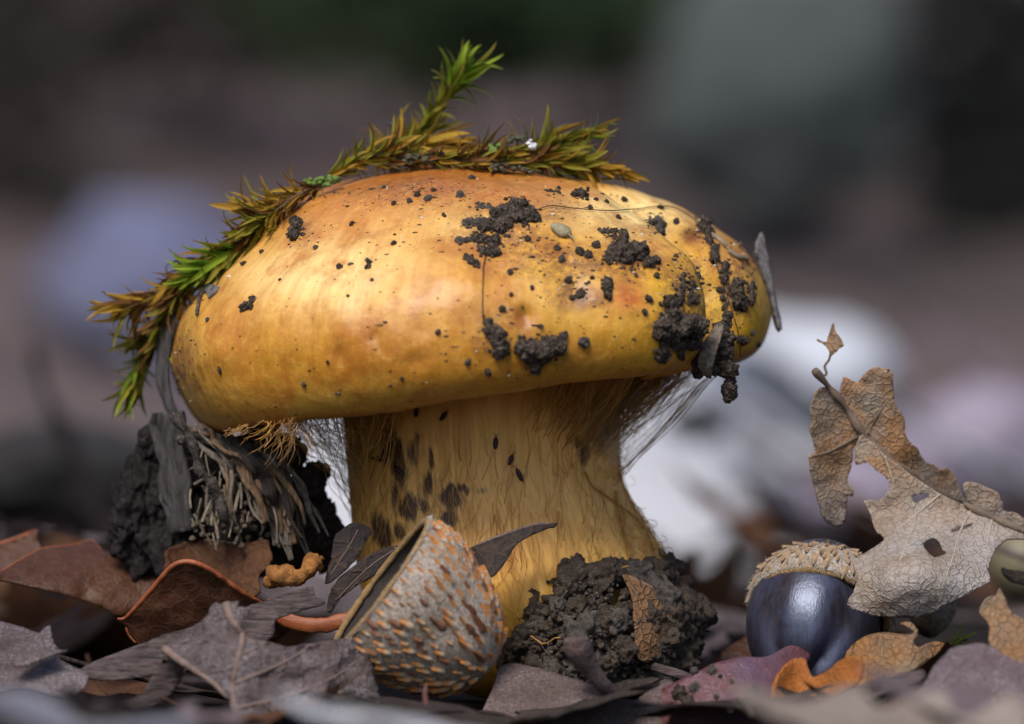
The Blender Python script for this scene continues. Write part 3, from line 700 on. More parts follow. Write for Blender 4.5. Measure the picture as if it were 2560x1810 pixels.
def moss_leaf(mat, curl, w):
    v, f = [], []; n = 9
    for i in range(n):
        t = i / (n - 1); ww = w * (.55 + 1.5 * t) * (1 - t) ** .9 * 1.0 if t < 1 else 0
        y = math.sin(curl * t) / curl if abs(curl) > .01 else t; z = (1 - math.cos(curl * t)) / curl if abs(curl) > .01 else 0
        for k, u in enumerate((-1, -.5, 0, .5, 1)):
            v.append((u * ww + .03 * math.sin(t * 6) * t, y, z + abs(u) * ww * .8))
    for i in range(n - 1):
        for k in range(4): f.append((i * 5 + k, i * 5 + k + 1, (i + 1) * 5 + k + 1, (i + 1) * 5 + k))
    me = bpy.data.meshes.new('leaf'); me.from_pydata(v, [], f); me.polygons.foreach_set('use_smooth', [True] * len(f)); me.materials.append(mat); return me
LEAVES = {k: [moss_leaf(m, c, w) for c, w in ((.6, .085), (-.7, .10), (1.5, .07), (-.1, .11), (-1.4, .08), (.9, .12))] for k, m in MOSS.items()}
M_MSTEM = plain('moss_stem', (.10, .06, .025), .7)
def moss(path, Y, cols, label, L=68, dens=1.0, seed=0, spread=.75, tuft=1.0):
    """path in photo px; Y depth list; cols = [(till t, colour), ...]"""
    rr = random.Random(seed); P3 = [at(x, y, yy) for (x, y), yy in zip(path, Y)]
    P = [Vector(p) for p in catmull([tuple(p) for p in P3], 12)]; m = len(P)
    root = thing('moss_sprig', P[0], label, 'moss', None)
    mk('stalk', *tube(P, [.035 - .015 * i / m for i in range(m)], 6), M_MSTEM, root)
    ln = sum((P[i + 1] - P[i]).length for i in range(m - 1)); N = int(ln * S / 2.5 * dens)
    for q in range(N):
        t = (q + .5) / N; fi = t * (m - 1.001); i = int(fi); p = P[i].lerp(P[i + 1], fi - i)
        tn = (P[min(i + 2, m - 1)] - P[max(i - 2, 0)]).normalized()
        a = q * 2.399 + rr.uniform(-.4, .4); u = tn.orthogonal().normalized(); w = tn.cross(u)
        rad = u * math.cos(a) + w * math.sin(a)
        sp = spread * rr.uniform(.3, 1.9) * (1 - .45 * t ** 3) * (1 + .35 * math.sin(t * ln * 5 + seed))
        d = (tn + rad * sp + Vector((rr.gauss(0, .14), rr.gauss(0, .14), rr.gauss(0, .14)))).normalized(); x = d.cross(rad).normalized()
        if x.length < .1: x = d.orthogonal().normalized()
        z = x.cross(d)
        c = next((cc for tt, cc in cols if t <= tt), cols[-1][1])
        if isinstance(c, (list, tuple)): c = rr.choice(c)
        k = L * 1.0 / S * rr.uniform(.6, 1.5) * tuft * (1 + .25 * math.sin(t * ln * 5 + seed)) * (1 - .25 * t ** 6)
        Mx = Matrix((x, d, z)).transposed().to_4x4() @ Matrix.Diagonal((k * rr.uniform(.8, 1.25), k, k * rr.uniform(.8, 1.3), 1))
        place('leaf', LEAVES[c][rr.randrange(6)], Matrix.Translation(p + rad * .015) @ Mx, root)
    return root
G_, O_, A_, B_ = 'green', 'olive', 'gold', 'brown'
moss([(975, 400), (1010, 362), (1060, 318), (1095, 265), (1130, 215), (1165, 165)], [.3, .3, .3, .25, .2, .2], [(.35, (O_, O_, A_)), (.62, (O_, O_, G_)), (1, (G_, O_, G_))], 'upright moss sprig with bright green tip on top of the cap', L=86, seed=1, spread=.6)
moss([(1055, 360), (1120, 372), (1200, 378), (1280, 385), (1350, 372), (1420, 352), (1490, 330)], [-.5, -.45, -.4, -.4, -.4, -.4, -.4], [(.3, (B_, A_, A_)), (.6, (O_, A_, B_)), (.85, (O_, O_, A_)), (1, (A_, O_, G_))], 'long olive moss sprig lying along the top right of the cap', L=84, seed=2, spread=.62)
moss([(1180, 405), (1260, 408), (1350, 400), (1430, 408), (1500, 418), (1560, 432)], [-.3, -.4, -.5, -.5, -.5, -.5], [(.4, (B_, O_, B_)), (.7, (A_, O_, O_)), (1, (A_, A_, A_))], 'golden tipped moss sprig pointing right over the cap', L=80, seed=3, spread=.6)
moss([(820, 440), (860, 420), (910, 398), (960, 380), (1020, 372)], [-.7, -.7, -.7, -.6, -.5], [(.5, (A_, O_, O_)), (1, (O_, A_, O_))], 'olive moss sprig at the foot of the upright sprig', L=76, seed=4, spread=.7)
moss([(765, 480), (730, 490), (700, 510), (660, 535), (615, 525)], [-1.1, -1.0, -.9, -.8, -.7], [(.4, (B_, A_)), (1, (A_, A_, O_))], 'gold brown moss tuft on the upper left slope', L=80, seed=5, spread=.75)
moss([(700, 505), (660, 545), (620, 590), (580, 620), (540, 632)], [-1.1, -1.0, -.9, -.8, -.7], [(.5, (O_, O_, A_)), (1, (O_, G_))], 'olive moss sprig in the middle of the left slope', L=78, seed=6, spread=.7)
moss([(600, 615), (565, 645), (525, 675), (490, 690), (455, 700)], [-1.0, -1.0, -.9, -.8, -.7], [(.4, (O_, G_)), (1, (G_, G_, G_))], 'bright green moss rosette low on the left slope', L=80, seed=7, spread=.8)
moss([(520, 640), (470, 690), (420, 725), (360, 755), (305, 775)], [-.5, -.5, -.4, -.3, -.3], [(.5, (B_, B_, A_)), (.85, (B_, A_, B_)), (1, (A_, O_))], 'brown moss sprig jutting out left of the cap', L=92, seed=8, spread=.62)
moss([(440, 760), (410, 800), (375, 840), (335, 855)], [.35, .3, .2, .2], [(.5, (B_, O_)), (1, (O_, O_, A_))], 'short olive moss sprig hanging under the brown one', L=84, seed=9, spread=.6)
moss([(425, 790), (395, 840), (365, 890), (345, 940), (325, 985)], [.3, .2, .15, .15, .15], [(.5, (O_, B_, O_)), (1, (O_, O_, G_))], 'thin moss sprig hanging straight down beside the cap', L=66, seed=10, spread=.38, dens=.9)
moss([(352, 945), (330, 952), (305, 956)], [.15, .1, .1], [(1, (O_, G_, A_))], 'tiny side shoot on the hanging moss sprig', L=56, seed=11, spread=.8, dens=.45)
moss([(2375, 1612), (2395, 1602), (2420, 1598)], [-.6, -.6, -.6], [(1, (G_, G_))], 'little bright green moss shoot among the right hand leaves', L=46, seed=12, spread=.9, dens=.5)
moss([(960, 398), (1050, 396), (1140, 400), (1230, 408), (1320, 412)], [-.6, -.75, -.85, -.9, -.9], [(1, (B_, B_, A_, O_))], 'brown matted moss lying flat under the long olive sprig', L=70, seed=21, spread=.9)
moss([(800, 462), (740, 492), (680, 535), (630, 575), (580, 618)], [-1.0, -1.15, -1.15, -1.1, -1.0], [(.5, (B_, A_)), (1, (O_, B_))], 'brown matted moss strand under the left slope sprigs', L=64, seed=22, spread=.9)
moss([(470, 700), (440, 740), (415, 785), (400, 830)], [-.6, -.5, -.4, -.3], [(1, (B_, B_, O_))], 'brown moss strand pressed against the bark strip', L=74, seed=23, spread=.8)
# lichen crumbs in the moss
M_LICH = plain('green_lichen', (.20, .30, .06), .85, .45, 20, .8); M_LICHG = plain('grey_lichen', (.13, .125, .075), .85, .45, 20, .8)
def lichen(box, mat, label, n, r, Y, seed):
    rr = random.Random(seed); g = Geo()
    for i in range(n):
        x = rr.uniform(box[0], box[2]); t = (x - box[0]) / (box[2] - box[0]); y = box[1] + (box[3] - box[1]) * t + rr.gauss(0, r * .6); k = rr.uniform(.5, 1.1) * r / S
        blob_into(g, MIDC[rr.randrange(6)], at(x, y, Y + rr.uniform(-.15, .15)), (k, k, k * .8), rr)
    tag(mk('lichen', g.v, g.f, mat), label, 'lichen')
lichen((758, 458, 850, 446), M_LICH, 'bright green crumbly lichen between the moss sprigs', 46, 8, -1.0, 1)
lichen((1010, 398, 1110, 392), M_LICHG, 'grey green lichen cushion under the upright moss', 60, 9, -.75, 2)
lichen((1225, 418, 1330, 424), M_LICHG, 'dark lichen crumbs under the horizontal moss', 40, 7, -1.0, 3)
lichen((1225, 360, 1250, 378), M_LICH, 'green lichen flake on the horizontal moss', 9, 12, -.75, 4)
lichen((1322, 358, 1342, 368), plain('white_lichen', (.72, .72, .74), .6, .2, 20), 'white lichen tuft on the horizontal moss', 9, 9, -.8, 5)
lichen((1270, 340, 1305, 345), M_LICHG, 'knobbly grey lichen stalk standing in the moss', 12, 8, -.5, 6)

# ================================================================== SOIL MOUND AT THE STEM BASE
MOUND = [(1244, 1440), (1298, 1372), (1350, 1340), (1385, 1372), (1422, 1400), (1450, 1382), (1493, 1402), (1520, 1430), (1540, 1402), (1591, 1402), (1640, 1385), (1666, 1400), (1705, 1455), (1718, 1505), (1738, 1573), (1720, 1640), (1660, 1720), (1500, 1745), (1330, 1745), (1262, 1700), (1250, 1600)]
rr = random.Random(11)
sm_root = thing('soil_mound', at(1490, 1730, -.6), 'dark crumbly soil mound packed round the base of the stem', 'soil')
lm = []
for i in range(5):
    me = bpy.data.meshes.new('crumb'); me.from_pydata([tuple(v) for v in CLODS[i][0]], [], CLODS[i][1]); me.polygons.foreach_set('use_smooth', [True] * len(me.polygons)); me.materials.append(M_SOIL if i != 2 else M_SOIL2); lm.append(me)
def mound_y(x, y):
    d = ((x - 1490) / 275) ** 2 + ((y - 1610) / 260) ** 2
    return -.4 - 1.75 * math.sqrt(max(0, 1 - d))
k = 0; tries = 0
while k < 210 and tries < 6000:
    tries += 1; x, y = rr.uniform(1235, 1750), rr.uniform(1330, 1750)
    if not inside(MOUND, x, y): continue
    if 1240 < x < 1330 and 1440 < y < 1500 and rr.random() < .9: continue      # bare yellow flesh shows here
    r_ = rr.choice((14, 20, 26, 34, 44, 56)) / S * rr.uniform(.8, 1.1); p = at(x, y, mound_y(x, y) + rr.uniform(-.05, .25))
    place('crumb', lm[rr.randrange(5)], Matrix.Translation(p) @ Euler((rr.uniform(0, 6), rr.uniform(0, 6), rr.uniform(0, 6))).to_matrix().to_4x4() @ Matrix.Diagonal((r_, r_ * rr.uniform(.8, 1.2), r_, 1)), sm_root); k += 1
g = Geo()
for i in range(800):
    x, y = rr.uniform(1235, 1750), rr.uniform(1330, 1750)
    if not inside(MOUND, x, y) or (1240 < x < 1340 and 1435 < y < 1505): continue
    r_ = rr.uniform(4, 11) / S; p = at(x, y, mound_y(x, y) - rr.uniform(0, .12)); blob_into(g, SMALL[rr.randrange(5)], p, (r_, r_, r_), rr)
o = mk('fine_crumbs', g.v, g.f, M_SOIL, sm_root); o['kind'] = 'stuff'
for i in range(9):
    x, y = rr.uniform(1290, 1690), rr.uniform(1420, 1640); a = rr.uniform(-.6, .8); L_ = rr.uniform(40, 110); P_ = []
    for q in range(6):
        xx, yy = x + math.cos(a) * L_ * q / 5, y + math.sin(a) * L_ * q / 5 + 10 * math.sin(q * 1.3 + i); P_.append(at(xx, yy, mound_y(xx, yy) - .14))
    mk('rootlet', *tube(P_, rr.uniform(.006, .016), 5), M_ROOT if i % 2 else M_SOIL2, sm_root)
# solid heart of the mound
core = Geo(); blob_into(core, CLODS[0], at(1490, 1640, -.5), (1.15, 1.0, .95), rr); mk('mound_heart', core.v, core.f, M_SOIL, sm_root)

# ================================================================== ACORN CUPS
def cup_mat():
    m = Mat('cup_felt', .85, .2); a = m.noise(30, 4, .7); b = m.noise(2.0, 4, .6)
    base = m.mix(m.ramp(a, [(.35, 0.), (.65, 1.)]), (.20, .14, .095), (.62, .54, .47)); base = m.mix(m.ramp(b, [(.52, 0.), (.72, .75)]), base, (.16, .13, .06))
    z = m.n('ShaderNodeSeparateXYZ'); m.l(m.tc.outputs['Object'], z.inputs[0])
    m.color(base); m.bump((m.noise(70, 3, .7), .8, .04)); return m.m
M_CUP = cup_mat()
def scale_mat():
    m = Mat('cup_scale', .6, .35); sx = m.n('ShaderNodeSeparateXYZ'); m.l(m.tc.outputs['Object'], sx.inputs[0])
    a = m.noise(4, 4, .7); col_ = m.mix(m.ramp(sx.outputs[1], [(-.1 + .1, 0.), (.35, 1.)]), (.60, .46, .32), (.52, .19, .03))
    col_ = m.mix(m.ramp(a, [(.5, 0.), (.7, .7)]), col_, (.5, .45, .38)); col_ = m.mix(m.math('MULTIPLY', m.ramp(m.rnd(), [(.78, 0.), (.82, 1.)]), .8), col_, (.13, .04, .02))
    m.color(col_); m.bump((m.noise(9, 4, .7), .5, .1)); return m.m
M_SCALE = scale_mat()
def scale_mesh(seed):
    v, f = [], []; n, k = 9, 9; rr = random.Random(seed)
    for i in range(n):
        t = i / (n - 1); w = .34 * (math.sin(min(1, t * 2.6 + .25) * math.pi / 2)) * (1 - t) ** .6 + .02
        for j in range(k):
            u = j / (k - 1) * 2 - 1
            v.append((u * w, t - .3, (.26 + .30 * t) * (1 - u * u) * (1 - t * .3) * (0.25 + .75 * min(1, t * 3)) - .05 + .02 * rr.uniform(-1, 1)))
    for i in range(n - 1):
        for j in range(k - 1): f.append((i * k + j, i * k + j + 1, (i + 1) * k + j + 1, (i + 1) * k + j))
    me = bpy.data.meshes.new('scale'); me.from_pydata(v, [], f); me.polygons.foreach_set('use_smooth', [True] * len(f)); me.materials.append(M_SCALE); return me
SCM = [scale_mesh(i) for i in range(3)]
SCM2 = [scale_mesh(i + 5) for i in range(3)]
for q in SCM2: q.materials.clear(); q.materials.append(plain('beige_scale', (.46, .31, .18), .8, .45, 5, .6))
def cup(name, C0, axis, Rr, depth, label, seed, rows=11, bulge=.06, sc=.15, thick=.07, pw=2.4, lift=1.0, scm=None):
    """C0 rim centre, axis = direction the opening faces"""
    rr = random.Random(seed); ax = Vector(axis).normalized(); x = ax.orthogonal().normalized(); y = ax.cross(x)
    root = thing(name, C0 - ax * depth * .5, label, 'acorn cup')
    def prof(t):                           # t 0 rim .. 1 bottom
        return Rr * (max(0, 1 - t ** pw)) ** (1 / 2.1) * (1 + bulge * math.sin(min(1, t * 2.2) * math.pi)), depth * t
    NA, NB = 90, 40; v, f = [], []
    for i in range(NB):
        t = math.sin(i / (NB - 1) * math.pi / 2) if True else 0
        r_, d = prof(t)
        for j in range(NA):
            a = 2 * math.pi * j / NA; dr = x * math.cos(a) + y * math.sin(a); q = r_ + .02 * noise.noise(Vector((math.cos(a) * 3, math.sin(a) * 3, t * 4 + seed)))
            v.append(C0 + dr * q - ax * d)
    for i in range(NB - 1):
        for j in range(NA): f.append((i * NA + j, i * NA + (j + 1) % NA, (i + 1) * NA + (j + 1) % NA, (i + 1) * NA + j))
    mk('shell', v, f, M_CUP, root)
    v, f = [], []
    for i in range(14):                    # inside wall
        t = math.sin(i / 13 * math.pi / 2) * .86; r_, d = prof(t); r_ = max(.01, r_ - thick * (.6 + .4 * t))
        for j in range(NA):
            a = 2 * math.pi * j / NA; v.append(C0 + (x * math.cos(a) + y * math.sin(a)) * r_ - ax * (d - .005))
    for i in range(13):
        for j in range(NA): f.append((i * NA + j, (i + 1) * NA + j, (i + 1) * NA + (j + 1) % NA, i * NA + (j + 1) % NA))
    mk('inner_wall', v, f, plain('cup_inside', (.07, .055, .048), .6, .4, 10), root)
    ring = [C0 + (x * math.cos(a) + y * math.sin(a)) * (Rr - thick * .45 + .012 * noise.noise(Vector((a * 4, seed, 0)))) + ax * .01 for a in [2 * math.pi * j / 80 for j in range(81)]]
    mk('rim', *tube(ring, [.038 + .022 * noise.noise(Vector((j * 1.7, 0, seed))) for j in range(81)], 7, cap=False), plain('cup_rim', (.36, .22, .09), .8, .5, 14, .8), root)
    for i in range(rows):
        t = .05 + .93 * (i + .3) / rows; t = min(t, .975); r_, d = prof(t); n_ = max(5, int(2 * math.pi * r_ / (sc * 1.0)))
        e = .02; ra, da = prof(max(0, t - e)); rb, db = prof(min(1, t + e))
        for j in range(n_):
            a = 2 * math.pi * (j + .5 * (i % 2) + rr.uniform(-.13, .13)) / n_; dr = x * math.cos(a) + y * math.sin(a)
            up = (dr * (ra - rb) + ax * (db - da)).normalized(); nn = (dr * (db - da) + ax * (rb - ra)).normalized(); sd = up.cross(nn)
            k = sc * rr.uniform(.6, 1.3) * (.75 + .5 * t)
            if rr.random() < .12: continue
            Mx = Matrix((sd, (up + nn * rr.uniform(.0, .12)).normalized(), nn)).transposed().to_4x4() @ Matrix.Diagonal((k * rr.uniform(.75, 1.1), k * rr.uniform(1.0, 1.5), k * rr.uniform(.6, 1.05) * lift, 1))
            place('scale', (scm or SCM)[rr.randrange(3)], Matrix.Translation(C0 + dr * r_ - ax * d) @ Mx, root)
    # felt hairs
    segs = []
    for i in range(2600):
        t = rr.choice((0.0, rr.random() ** 1.3 * .92, rr.random() ** 1.3 * .92)); r_, d = prof(t); a = rr.uniform(0, 6.283); dr = x * math.cos(a) + y * math.sin(a); p = C0 + dr * (r_ - .01) - ax * d
        q = p + dr * rr.uniform(.02, .05) + Vector((rr.gauss(0, .02), rr.gauss(0, .02), rr.gauss(0, .02))) + ax * .02
        segs.append(([p, (p + q) / 2 + dr * .006, q], [.003, .0025, .001]))
    strands('felt', segs, plain('felt_hair', (.62, .58, .52), .8, .2), root, 3)
    return root, prof, x, y, ax
cup('acorn_cup', at(955, 1465, -2.9), (-.79, -.10, .59), .90, 1.52, 'empty upturned acorn cup with rows of orange pointed scales', 3, rows=14, sc=.145, pw=2.05)
# --- acorn with its cup
nutC = at(2035, 1545, -1.3); nax = Vector((-.22, -.62, -.75)).normalized()
r2 = cup('acorn_cup', nutC - nax * .05 + Vector((.06, .05, .02)), tuple(nax), .80, .72, 'pale scaly cup still sitting on the dark acorn', 8, rows=8, sc=.15, pw=2.6, bulge=.04, lift=.5, scm=SCM2)
def nut_mat():
    m = Mat('nut_shell', .34, .9); st = m.noise(1, 4, .6, m.vec((14, 14, 1.2)))
    nb = m.mix(m.ramp(st, [(.35, 0.), (.7, 1.)]), (.014, .010, .011), (.036, .028, .034)); m.color(m.mix(m.ramp(m.noise(2.2, 4, .6), [(.42, .0), (.74, .4)]), nb, (.06, .085, .18))); m.bump((m.noise(1, 4, .6, m.vec((40, 40, 2))), .18, .03), (m.noise(6, 3, .6), .1, .05))  # bluish patches painted into the shell colour as sky sheen
    m.b.inputs['Specular Tint'].default_value = (.6, .7, 1, 1); m.b.inputs['Coat Weight'].default_value = .15; m.b.inputs['Coat Roughness'].default_value = .35; return m.m
def nut_az(px, py):
    d = Vector((0, 0, 1)).rotation_difference(nax).to_matrix().transposed() @ (at(px, py, -1.95) - nutC); return math.atan2(d.y, d.x)
NUTG = [(nut_az(2125, 1535), .17), (nut_az(1925, 1555), .11), (nut_az(2010, 1690), .03), (nut_az(2020, 1400), .06)]
bm = bmesh.new(); bmesh.ops.create_uvsphere(bm, u_segments=96, v_segments=64, radius=1); Q = Vector((0, 0, 1)).rotation_difference(nax).to_matrix(); V = []
for v in bm.verts:
    c = v.co.copy(); r_ = 1.0; a = math.atan2(c.y, c.x)
    for a0, dpt in NUTG:
        da = (a - a0 + math.pi) % (2 * math.pi) - math.pi; r_ -= dpt * math.exp(-(da / .30) ** 2) * (max(0, c.z + .35) / 1.35) ** .8 * min(1, math.hypot(c.x, c.y) * 2.0)
    if c.z > .985: r_ *= 1.02
    V.append(nutC + Q @ Vector((c.x * .76 * r_, c.y * .76 * r_, c.z * .98 * r_)))
nut = tag(mk('acorn_nut', V, [tuple(x.index for x in f.verts) for f in bm.faces], nut_mat()), 'dark glossy dented acorn with blue sheen under the dry leaf', 'acorn'); bm.free()

# ================================================================== HERO LEAVES
L_BROWN = leaf_mat('brown_smooth_leaf', (.050, .017, .008), (.095, .036, .016), net=7, netbump=.2, rough=.5, spots=.8, netcol=.12, spec=.3, trans=.06)
L_BROWN2 = leaf_mat('brown_veined_leaf', (.085, .035, .018), (.14, .07, .037), (.04, .02, .012), net=5, netbump=.5, spec=.12, rough=.8, spots=.5)
L_RIM = plain('red_leaf_rim', (.30, .085, .03), .45, .35, 8)
L_GREY = leaf_mat('grey_mauve_leaf', (.055, .037, .035), (.11, .08, .078), (.10, .062, .05), net=3.5, netbump=.6, spec=.15, fuzz=.6, fuzzcol=(.36, .325, .34), rough=.8, spots=.35, netcol=.25)
L_GREYV = plain('grey_leaf_vein', (.22, .15, .125), .8, .4, 12, .6)
L_DARK = leaf_mat('dark_grey_leaf', (.035, .028, .026), (.075, .06, .055), (.13, .085, .055), net=4, netbump=.6, spec=.08, rough=.85, spots=.4)
L_WOODY = Mat('woody_strip', .8); _w = L_WOODY.noise(4, 6, .7, L_WOODY.vec((1, 1, 7), rot=(0, R(-22), 0))); _c = L_WOODY.mix(L_WOODY.ramp(_w, [(.35, 0.), (.68, 1.)]), (.022, .014, .013), (.155, .11, .105)); L_WOODY.color(_c); L_WOODY.bump((_w, .9, .08), (L_WOODY.noise(40, 3, .6), .3, .03)); L_WOODY = L_WOODY.m
L_DRY = leaf_mat('dry_oak_leaf', (.34, .25, .18), (.55, .51, .49), (.20, .13, .08), net=11, netbump=.5, fuzz=.4, fuzzcol=(.64, .60, .58), rough=.75, spots=.35, trans=.28, netcol=.7, grade=((.44, .20, .055), (.34, .27, .19)))
L_TAN = leaf_mat('tan_oak_leaf', (.46, .20, .05), (.34, .27, .19), (.16, .09, .045), net=10, netbump=.55, fuzz=.45, fuzzcol=(.60, .50, .38), rough=.75, spots=.6, trans=.42, netcol=.7)
L_TANV = plain('tan_rib', (.20, .14, .10), .8, .5, 10, .5)
L_PURP = leaf_mat('red_purple_leaf', (.13, .035, .026), (.11, .075, .12), net=22, netbump=.35, rough=.28, spots=.6, netcol=.0, spec=.7, trans=.0)
L_ORANGE = leaf_mat('rusty_leaf', (.42, .13, .02), (.34, .10, .018), (.45, .2, .05), net=12, netbump=.4, fuzz=.45, fuzzcol=(.48, .26, .09), rough=.8, spots=.2, trans=.2)
L_MAUVE = leaf_mat('mauve_leaf', spec=.12, c1=(.095, .065, .07), c2=(.16, .115, .12), vein=(.10, .06, .06), net=5, netbump=.5, fuzz=.4, fuzzcol=(.5, .45, .47), rough=.8)
L_PALE = leaf_mat('pale_leaf', (.60, .60, .63), (.68, .68, .71), net=4, netbump=.4, fuzz=.3, rough=.8, spots=.15)
L_LAV = leaf_mat('lavender_grey_leaf', (.17, .17, .21), (.24, .24, .28), net=4, netbump=.4, rough=.8, spots=.15)
L_BEIGE = leaf_mat('beige_leaf', (.22, .17, .14), (.32, .26, .22), net=4, netbump=.4, rough=.8, spots=.15)
def rimtube(parent, surf, path, r, mat=L_RIM, name='rim', off=.0):
    P = catmull(path, 7); m = len(P)
    rad = r if hasattr(r, '__len__') else [r * min(1, .35 + 3 * min(i, m - 1 - i) / m) for i in range(m)]
    mk(name, *tube([surf(x, y, off) for x, y in P], rad, 8), mat, parent)
# left brown leaves
o, s, _ = sheet('fallen_leaf', [(-40, 1372), (0, 1361), (43, 1347), (94, 1325), (93, 1346), (104, 1372), (110, 1400), (60, 1440), (0, 1452), (-40, 1450)], plane(.6, 50, 1390, 0, .8), L_BROWN, label='brown leaf tip with a hooked point behind the long brown leaf', cat='leaf', jag=1)
rimtube(o, s, [(-40, 1370), (0, 1359), (43, 1345), (94, 1324)], .022)
o, s, _ = sheet('fallen_leaf', [(-40, 1446), (0, 1431), (39, 1408), (75, 1388), (110, 1372), (165, 1367), (208, 1357), (227, 1353), (240, 1362), (255, 1376), (314, 1388), (360, 1398), (412, 1408), (470, 1430), (450, 1500), (380, 1545), (302, 1541), (235, 1510), (157, 1486), (80, 1468), (0, 1451), (-40, 1455)], lambda x, y: -.6 - 1.1 * (y - 1440) / S + .5 * ((y - 1450) / 70) ** 2 * .4 + .3 * (x - 200) / S, L_BROWN, label='long smooth brown leaf with a curled upper edge beside the rotten wood', cat='leaf', jag=.8, relief=.05)
rimtube(o, s, [(-40, 1446), (0, 1430), (39, 1407), (75, 1387), (110, 1371), (165, 1366), (208, 1356), (227, 1352), (240, 1361), (255, 1375)], .016)
o, s, _ = sheet('fallen_leaf', [(416, 1376), (463, 1357), (514, 1349), (568, 1355), (612, 1359), (667, 1349), (674, 1369), (682, 1396), (667, 1420), (645, 1445), (650, 1480), (600, 1500), (500, 1450), (416, 1430), (414, 1406)], lambda x, y: -.9 - .5 * (y - 1400) / S + .25 * math.sin((x - 416) / 60), L_BROWN2, label='veined brown leaf with a wavy top edge in front of the rotten wood', cat='leaf', jag=1.5)
rimtube(o, s, [(416, 1377), (463, 1358), (514, 1350), (568, 1356), (612, 1360), (667, 1350)], .012, mat=plain('pale_rim', (.36, .27, .2), .6))
veins(o, s, [[(520, 1352), (540, 1390), (600, 1420)], [(600, 1362), (618, 1385), (640, 1420)], [(470, 1362), (500, 1392), (540, 1440)]], .011, plain('dark_vein', (.09, .045, .03), .6))
o, s, lp = sheet('fallen_leaf', [(294, 1547), (314, 1545), (345, 1514), (384, 1470), (416, 1431), (443, 1410), (478, 1406), (521, 1423), (568, 1455), (612, 1486), (647, 1504), (706, 1541), (745, 1553), (690, 1600), (600, 1640), (500, 1660), (400, 1650), (341, 1608), (316, 1570)], lambda x, y: -1.9 + .35 * ((x - 480) / 120) ** 2 * .3 + .5 * (y - 1520) / S, L_BROWN, label='folded dark brown leaf with a bright orange red rim', cat='leaf', jag=.6, relief=.04)
rimtube(o, s, [(294, 1547), (314, 1544), (345, 1513), (384, 1469), (416, 1430), (443, 1409), (478, 1405), (521, 1422), (568, 1454), (612, 1485), (647, 1503), (690, 1533)], .032)
o2 = ribbon([at(660, 1510, -1.95), at(706, 1545, -1.95), at(760, 1562, -2.0), at(815, 1562, -2.05), at(880, 1545, -2.1)], .17, .05, L_RIM, 'leaf_margin', o, seed=7, wob=.05)
rimtube(o, s, [(314, 1560), (322, 1585), (341, 1608)], .018)
# dark fragments behind the cup
o, s, _ = sheet('leaf_fragment', [(835, 1349), (849, 1329), (884, 1307), (929, 1324), (911, 1360), (889, 1400), (836, 1449), (813, 1458), (820, 1425), (827, 1400)], lambda x, y: -1.65 - .3 * (y - 1380) / S, L_DARK, label='dark grey leaf scrap leaning on the left side of the stem', cat='leaf')
veins(o, s, [[(895, 1325), (870, 1370), (825, 1440)]], .01, L_GREYV)
o, s, _ = sheet('leaf_fragment', [(933, 1382), (987, 1364), (1010, 1370), (985, 1410), (947, 1435), (889, 1466), (853, 1498), (827, 1533), (818, 1520), (826, 1480), (844, 1449), (890, 1410)], lambda x, y: -1.7 - .2 * (y - 1440) / S, L_DARK, label='pointed dark grey leaf scrap hanging down behind the acorn cup', cat='leaf')
veins(o, s, [[(985, 1375), (920, 1420), (840, 1500)]], .011, L_GREYV)
# orange bent stub
o = mk('fungus_stub', *tube([Vector(p) for p in catmull([tuple(at(680, 1436, -1.8)), tuple(at(705, 1442, -1.9)), tuple(at(740, 1446, -1.95)), tuple(at(768, 1432, -1.95)), tuple(at(785, 1408, -1.9)), tuple(at(795, 1392, -1.85))], 7)], [.06, .13, .135, .12, .115, .11, .11, .115, .12, .12, .12, .115, .115, .11, .1, .1, .1, .1, .095, .09, .09, .095, .1, .1, .1, .11, .115, .115, .115, .11, .1, .095, .09, .08, .07, .04], 22), plain('orange_flesh', (.40, .16, .03), .7, .8, 6, .9))
for v in o.data.vertices: v.co += v.normal * (.06 * fbm(v.co * 5, 4))
tag(o, 'bent orange stub of flesh lying below the rotten wood', 'fungus piece')
# grey foreground leaf
G1 = [(533, 1510), (560, 1512), (592, 1502), (598, 1518), (627, 1521), (606, 1553), (612, 1588), (667, 1604), (725, 1616), (804, 1604), (862, 1598), (912, 1596), (928, 1612), (930, 1670), (936, 1840), (600, 1840), (585, 1790), (564, 1729), (510, 1694), (459, 1667), (412, 1623), (431, 1604), (470, 1576), (514, 1545)]
o, s, _ = sheet('fallen_leaf', G1, lambda x, y: -4.0 - .6 * (y - 1600) / S + .18 * abs(x - 600 - (1650 - y) * .05) / 100, L_GREY, label='large mealy grey leaf with raised ribs left of the acorn cup', cat='leaf', relief=.11, jag=3)
veins(o, s, [[(565, 1508), (580, 1550), (606, 1590), (595, 1650), (582, 1720), (592, 1790)], [(412, 1623), (470, 1665), (530, 1705), (570, 1745)]], .055, L_GREYV, .0)
veins(o, s, [[(606, 1590), (640, 1610), (668, 1606)], [(585, 1710), (680, 1670), (740, 1640), (775, 1612)], [(598, 1640), (640, 1620), (665, 1608)], [(590, 1770), (720, 1740), (840, 1690), (905, 1640)], [(830, 1790), (855, 1710), (850, 1670)]], .022, L_GREYV, .008, 'side_vein')
o, s, _ = sheet('bark_strip', [(627, 1514), (700, 1490), (776, 1467), (788, 1490), (812, 1510), (745, 1529), (690, 1549), (686, 1580), (667, 1602), (600, 1600), (500, 1640), (373, 1690), (260, 1700), (190, 1678), (341, 1614), (467, 1570), (560, 1540)], lambda x, y: -2.75 - .6 * (y - 1560) / S, L_WOODY, label='fibrous purplish bark strip lying under the mealy grey leaf', cat='bark', relief=.06)
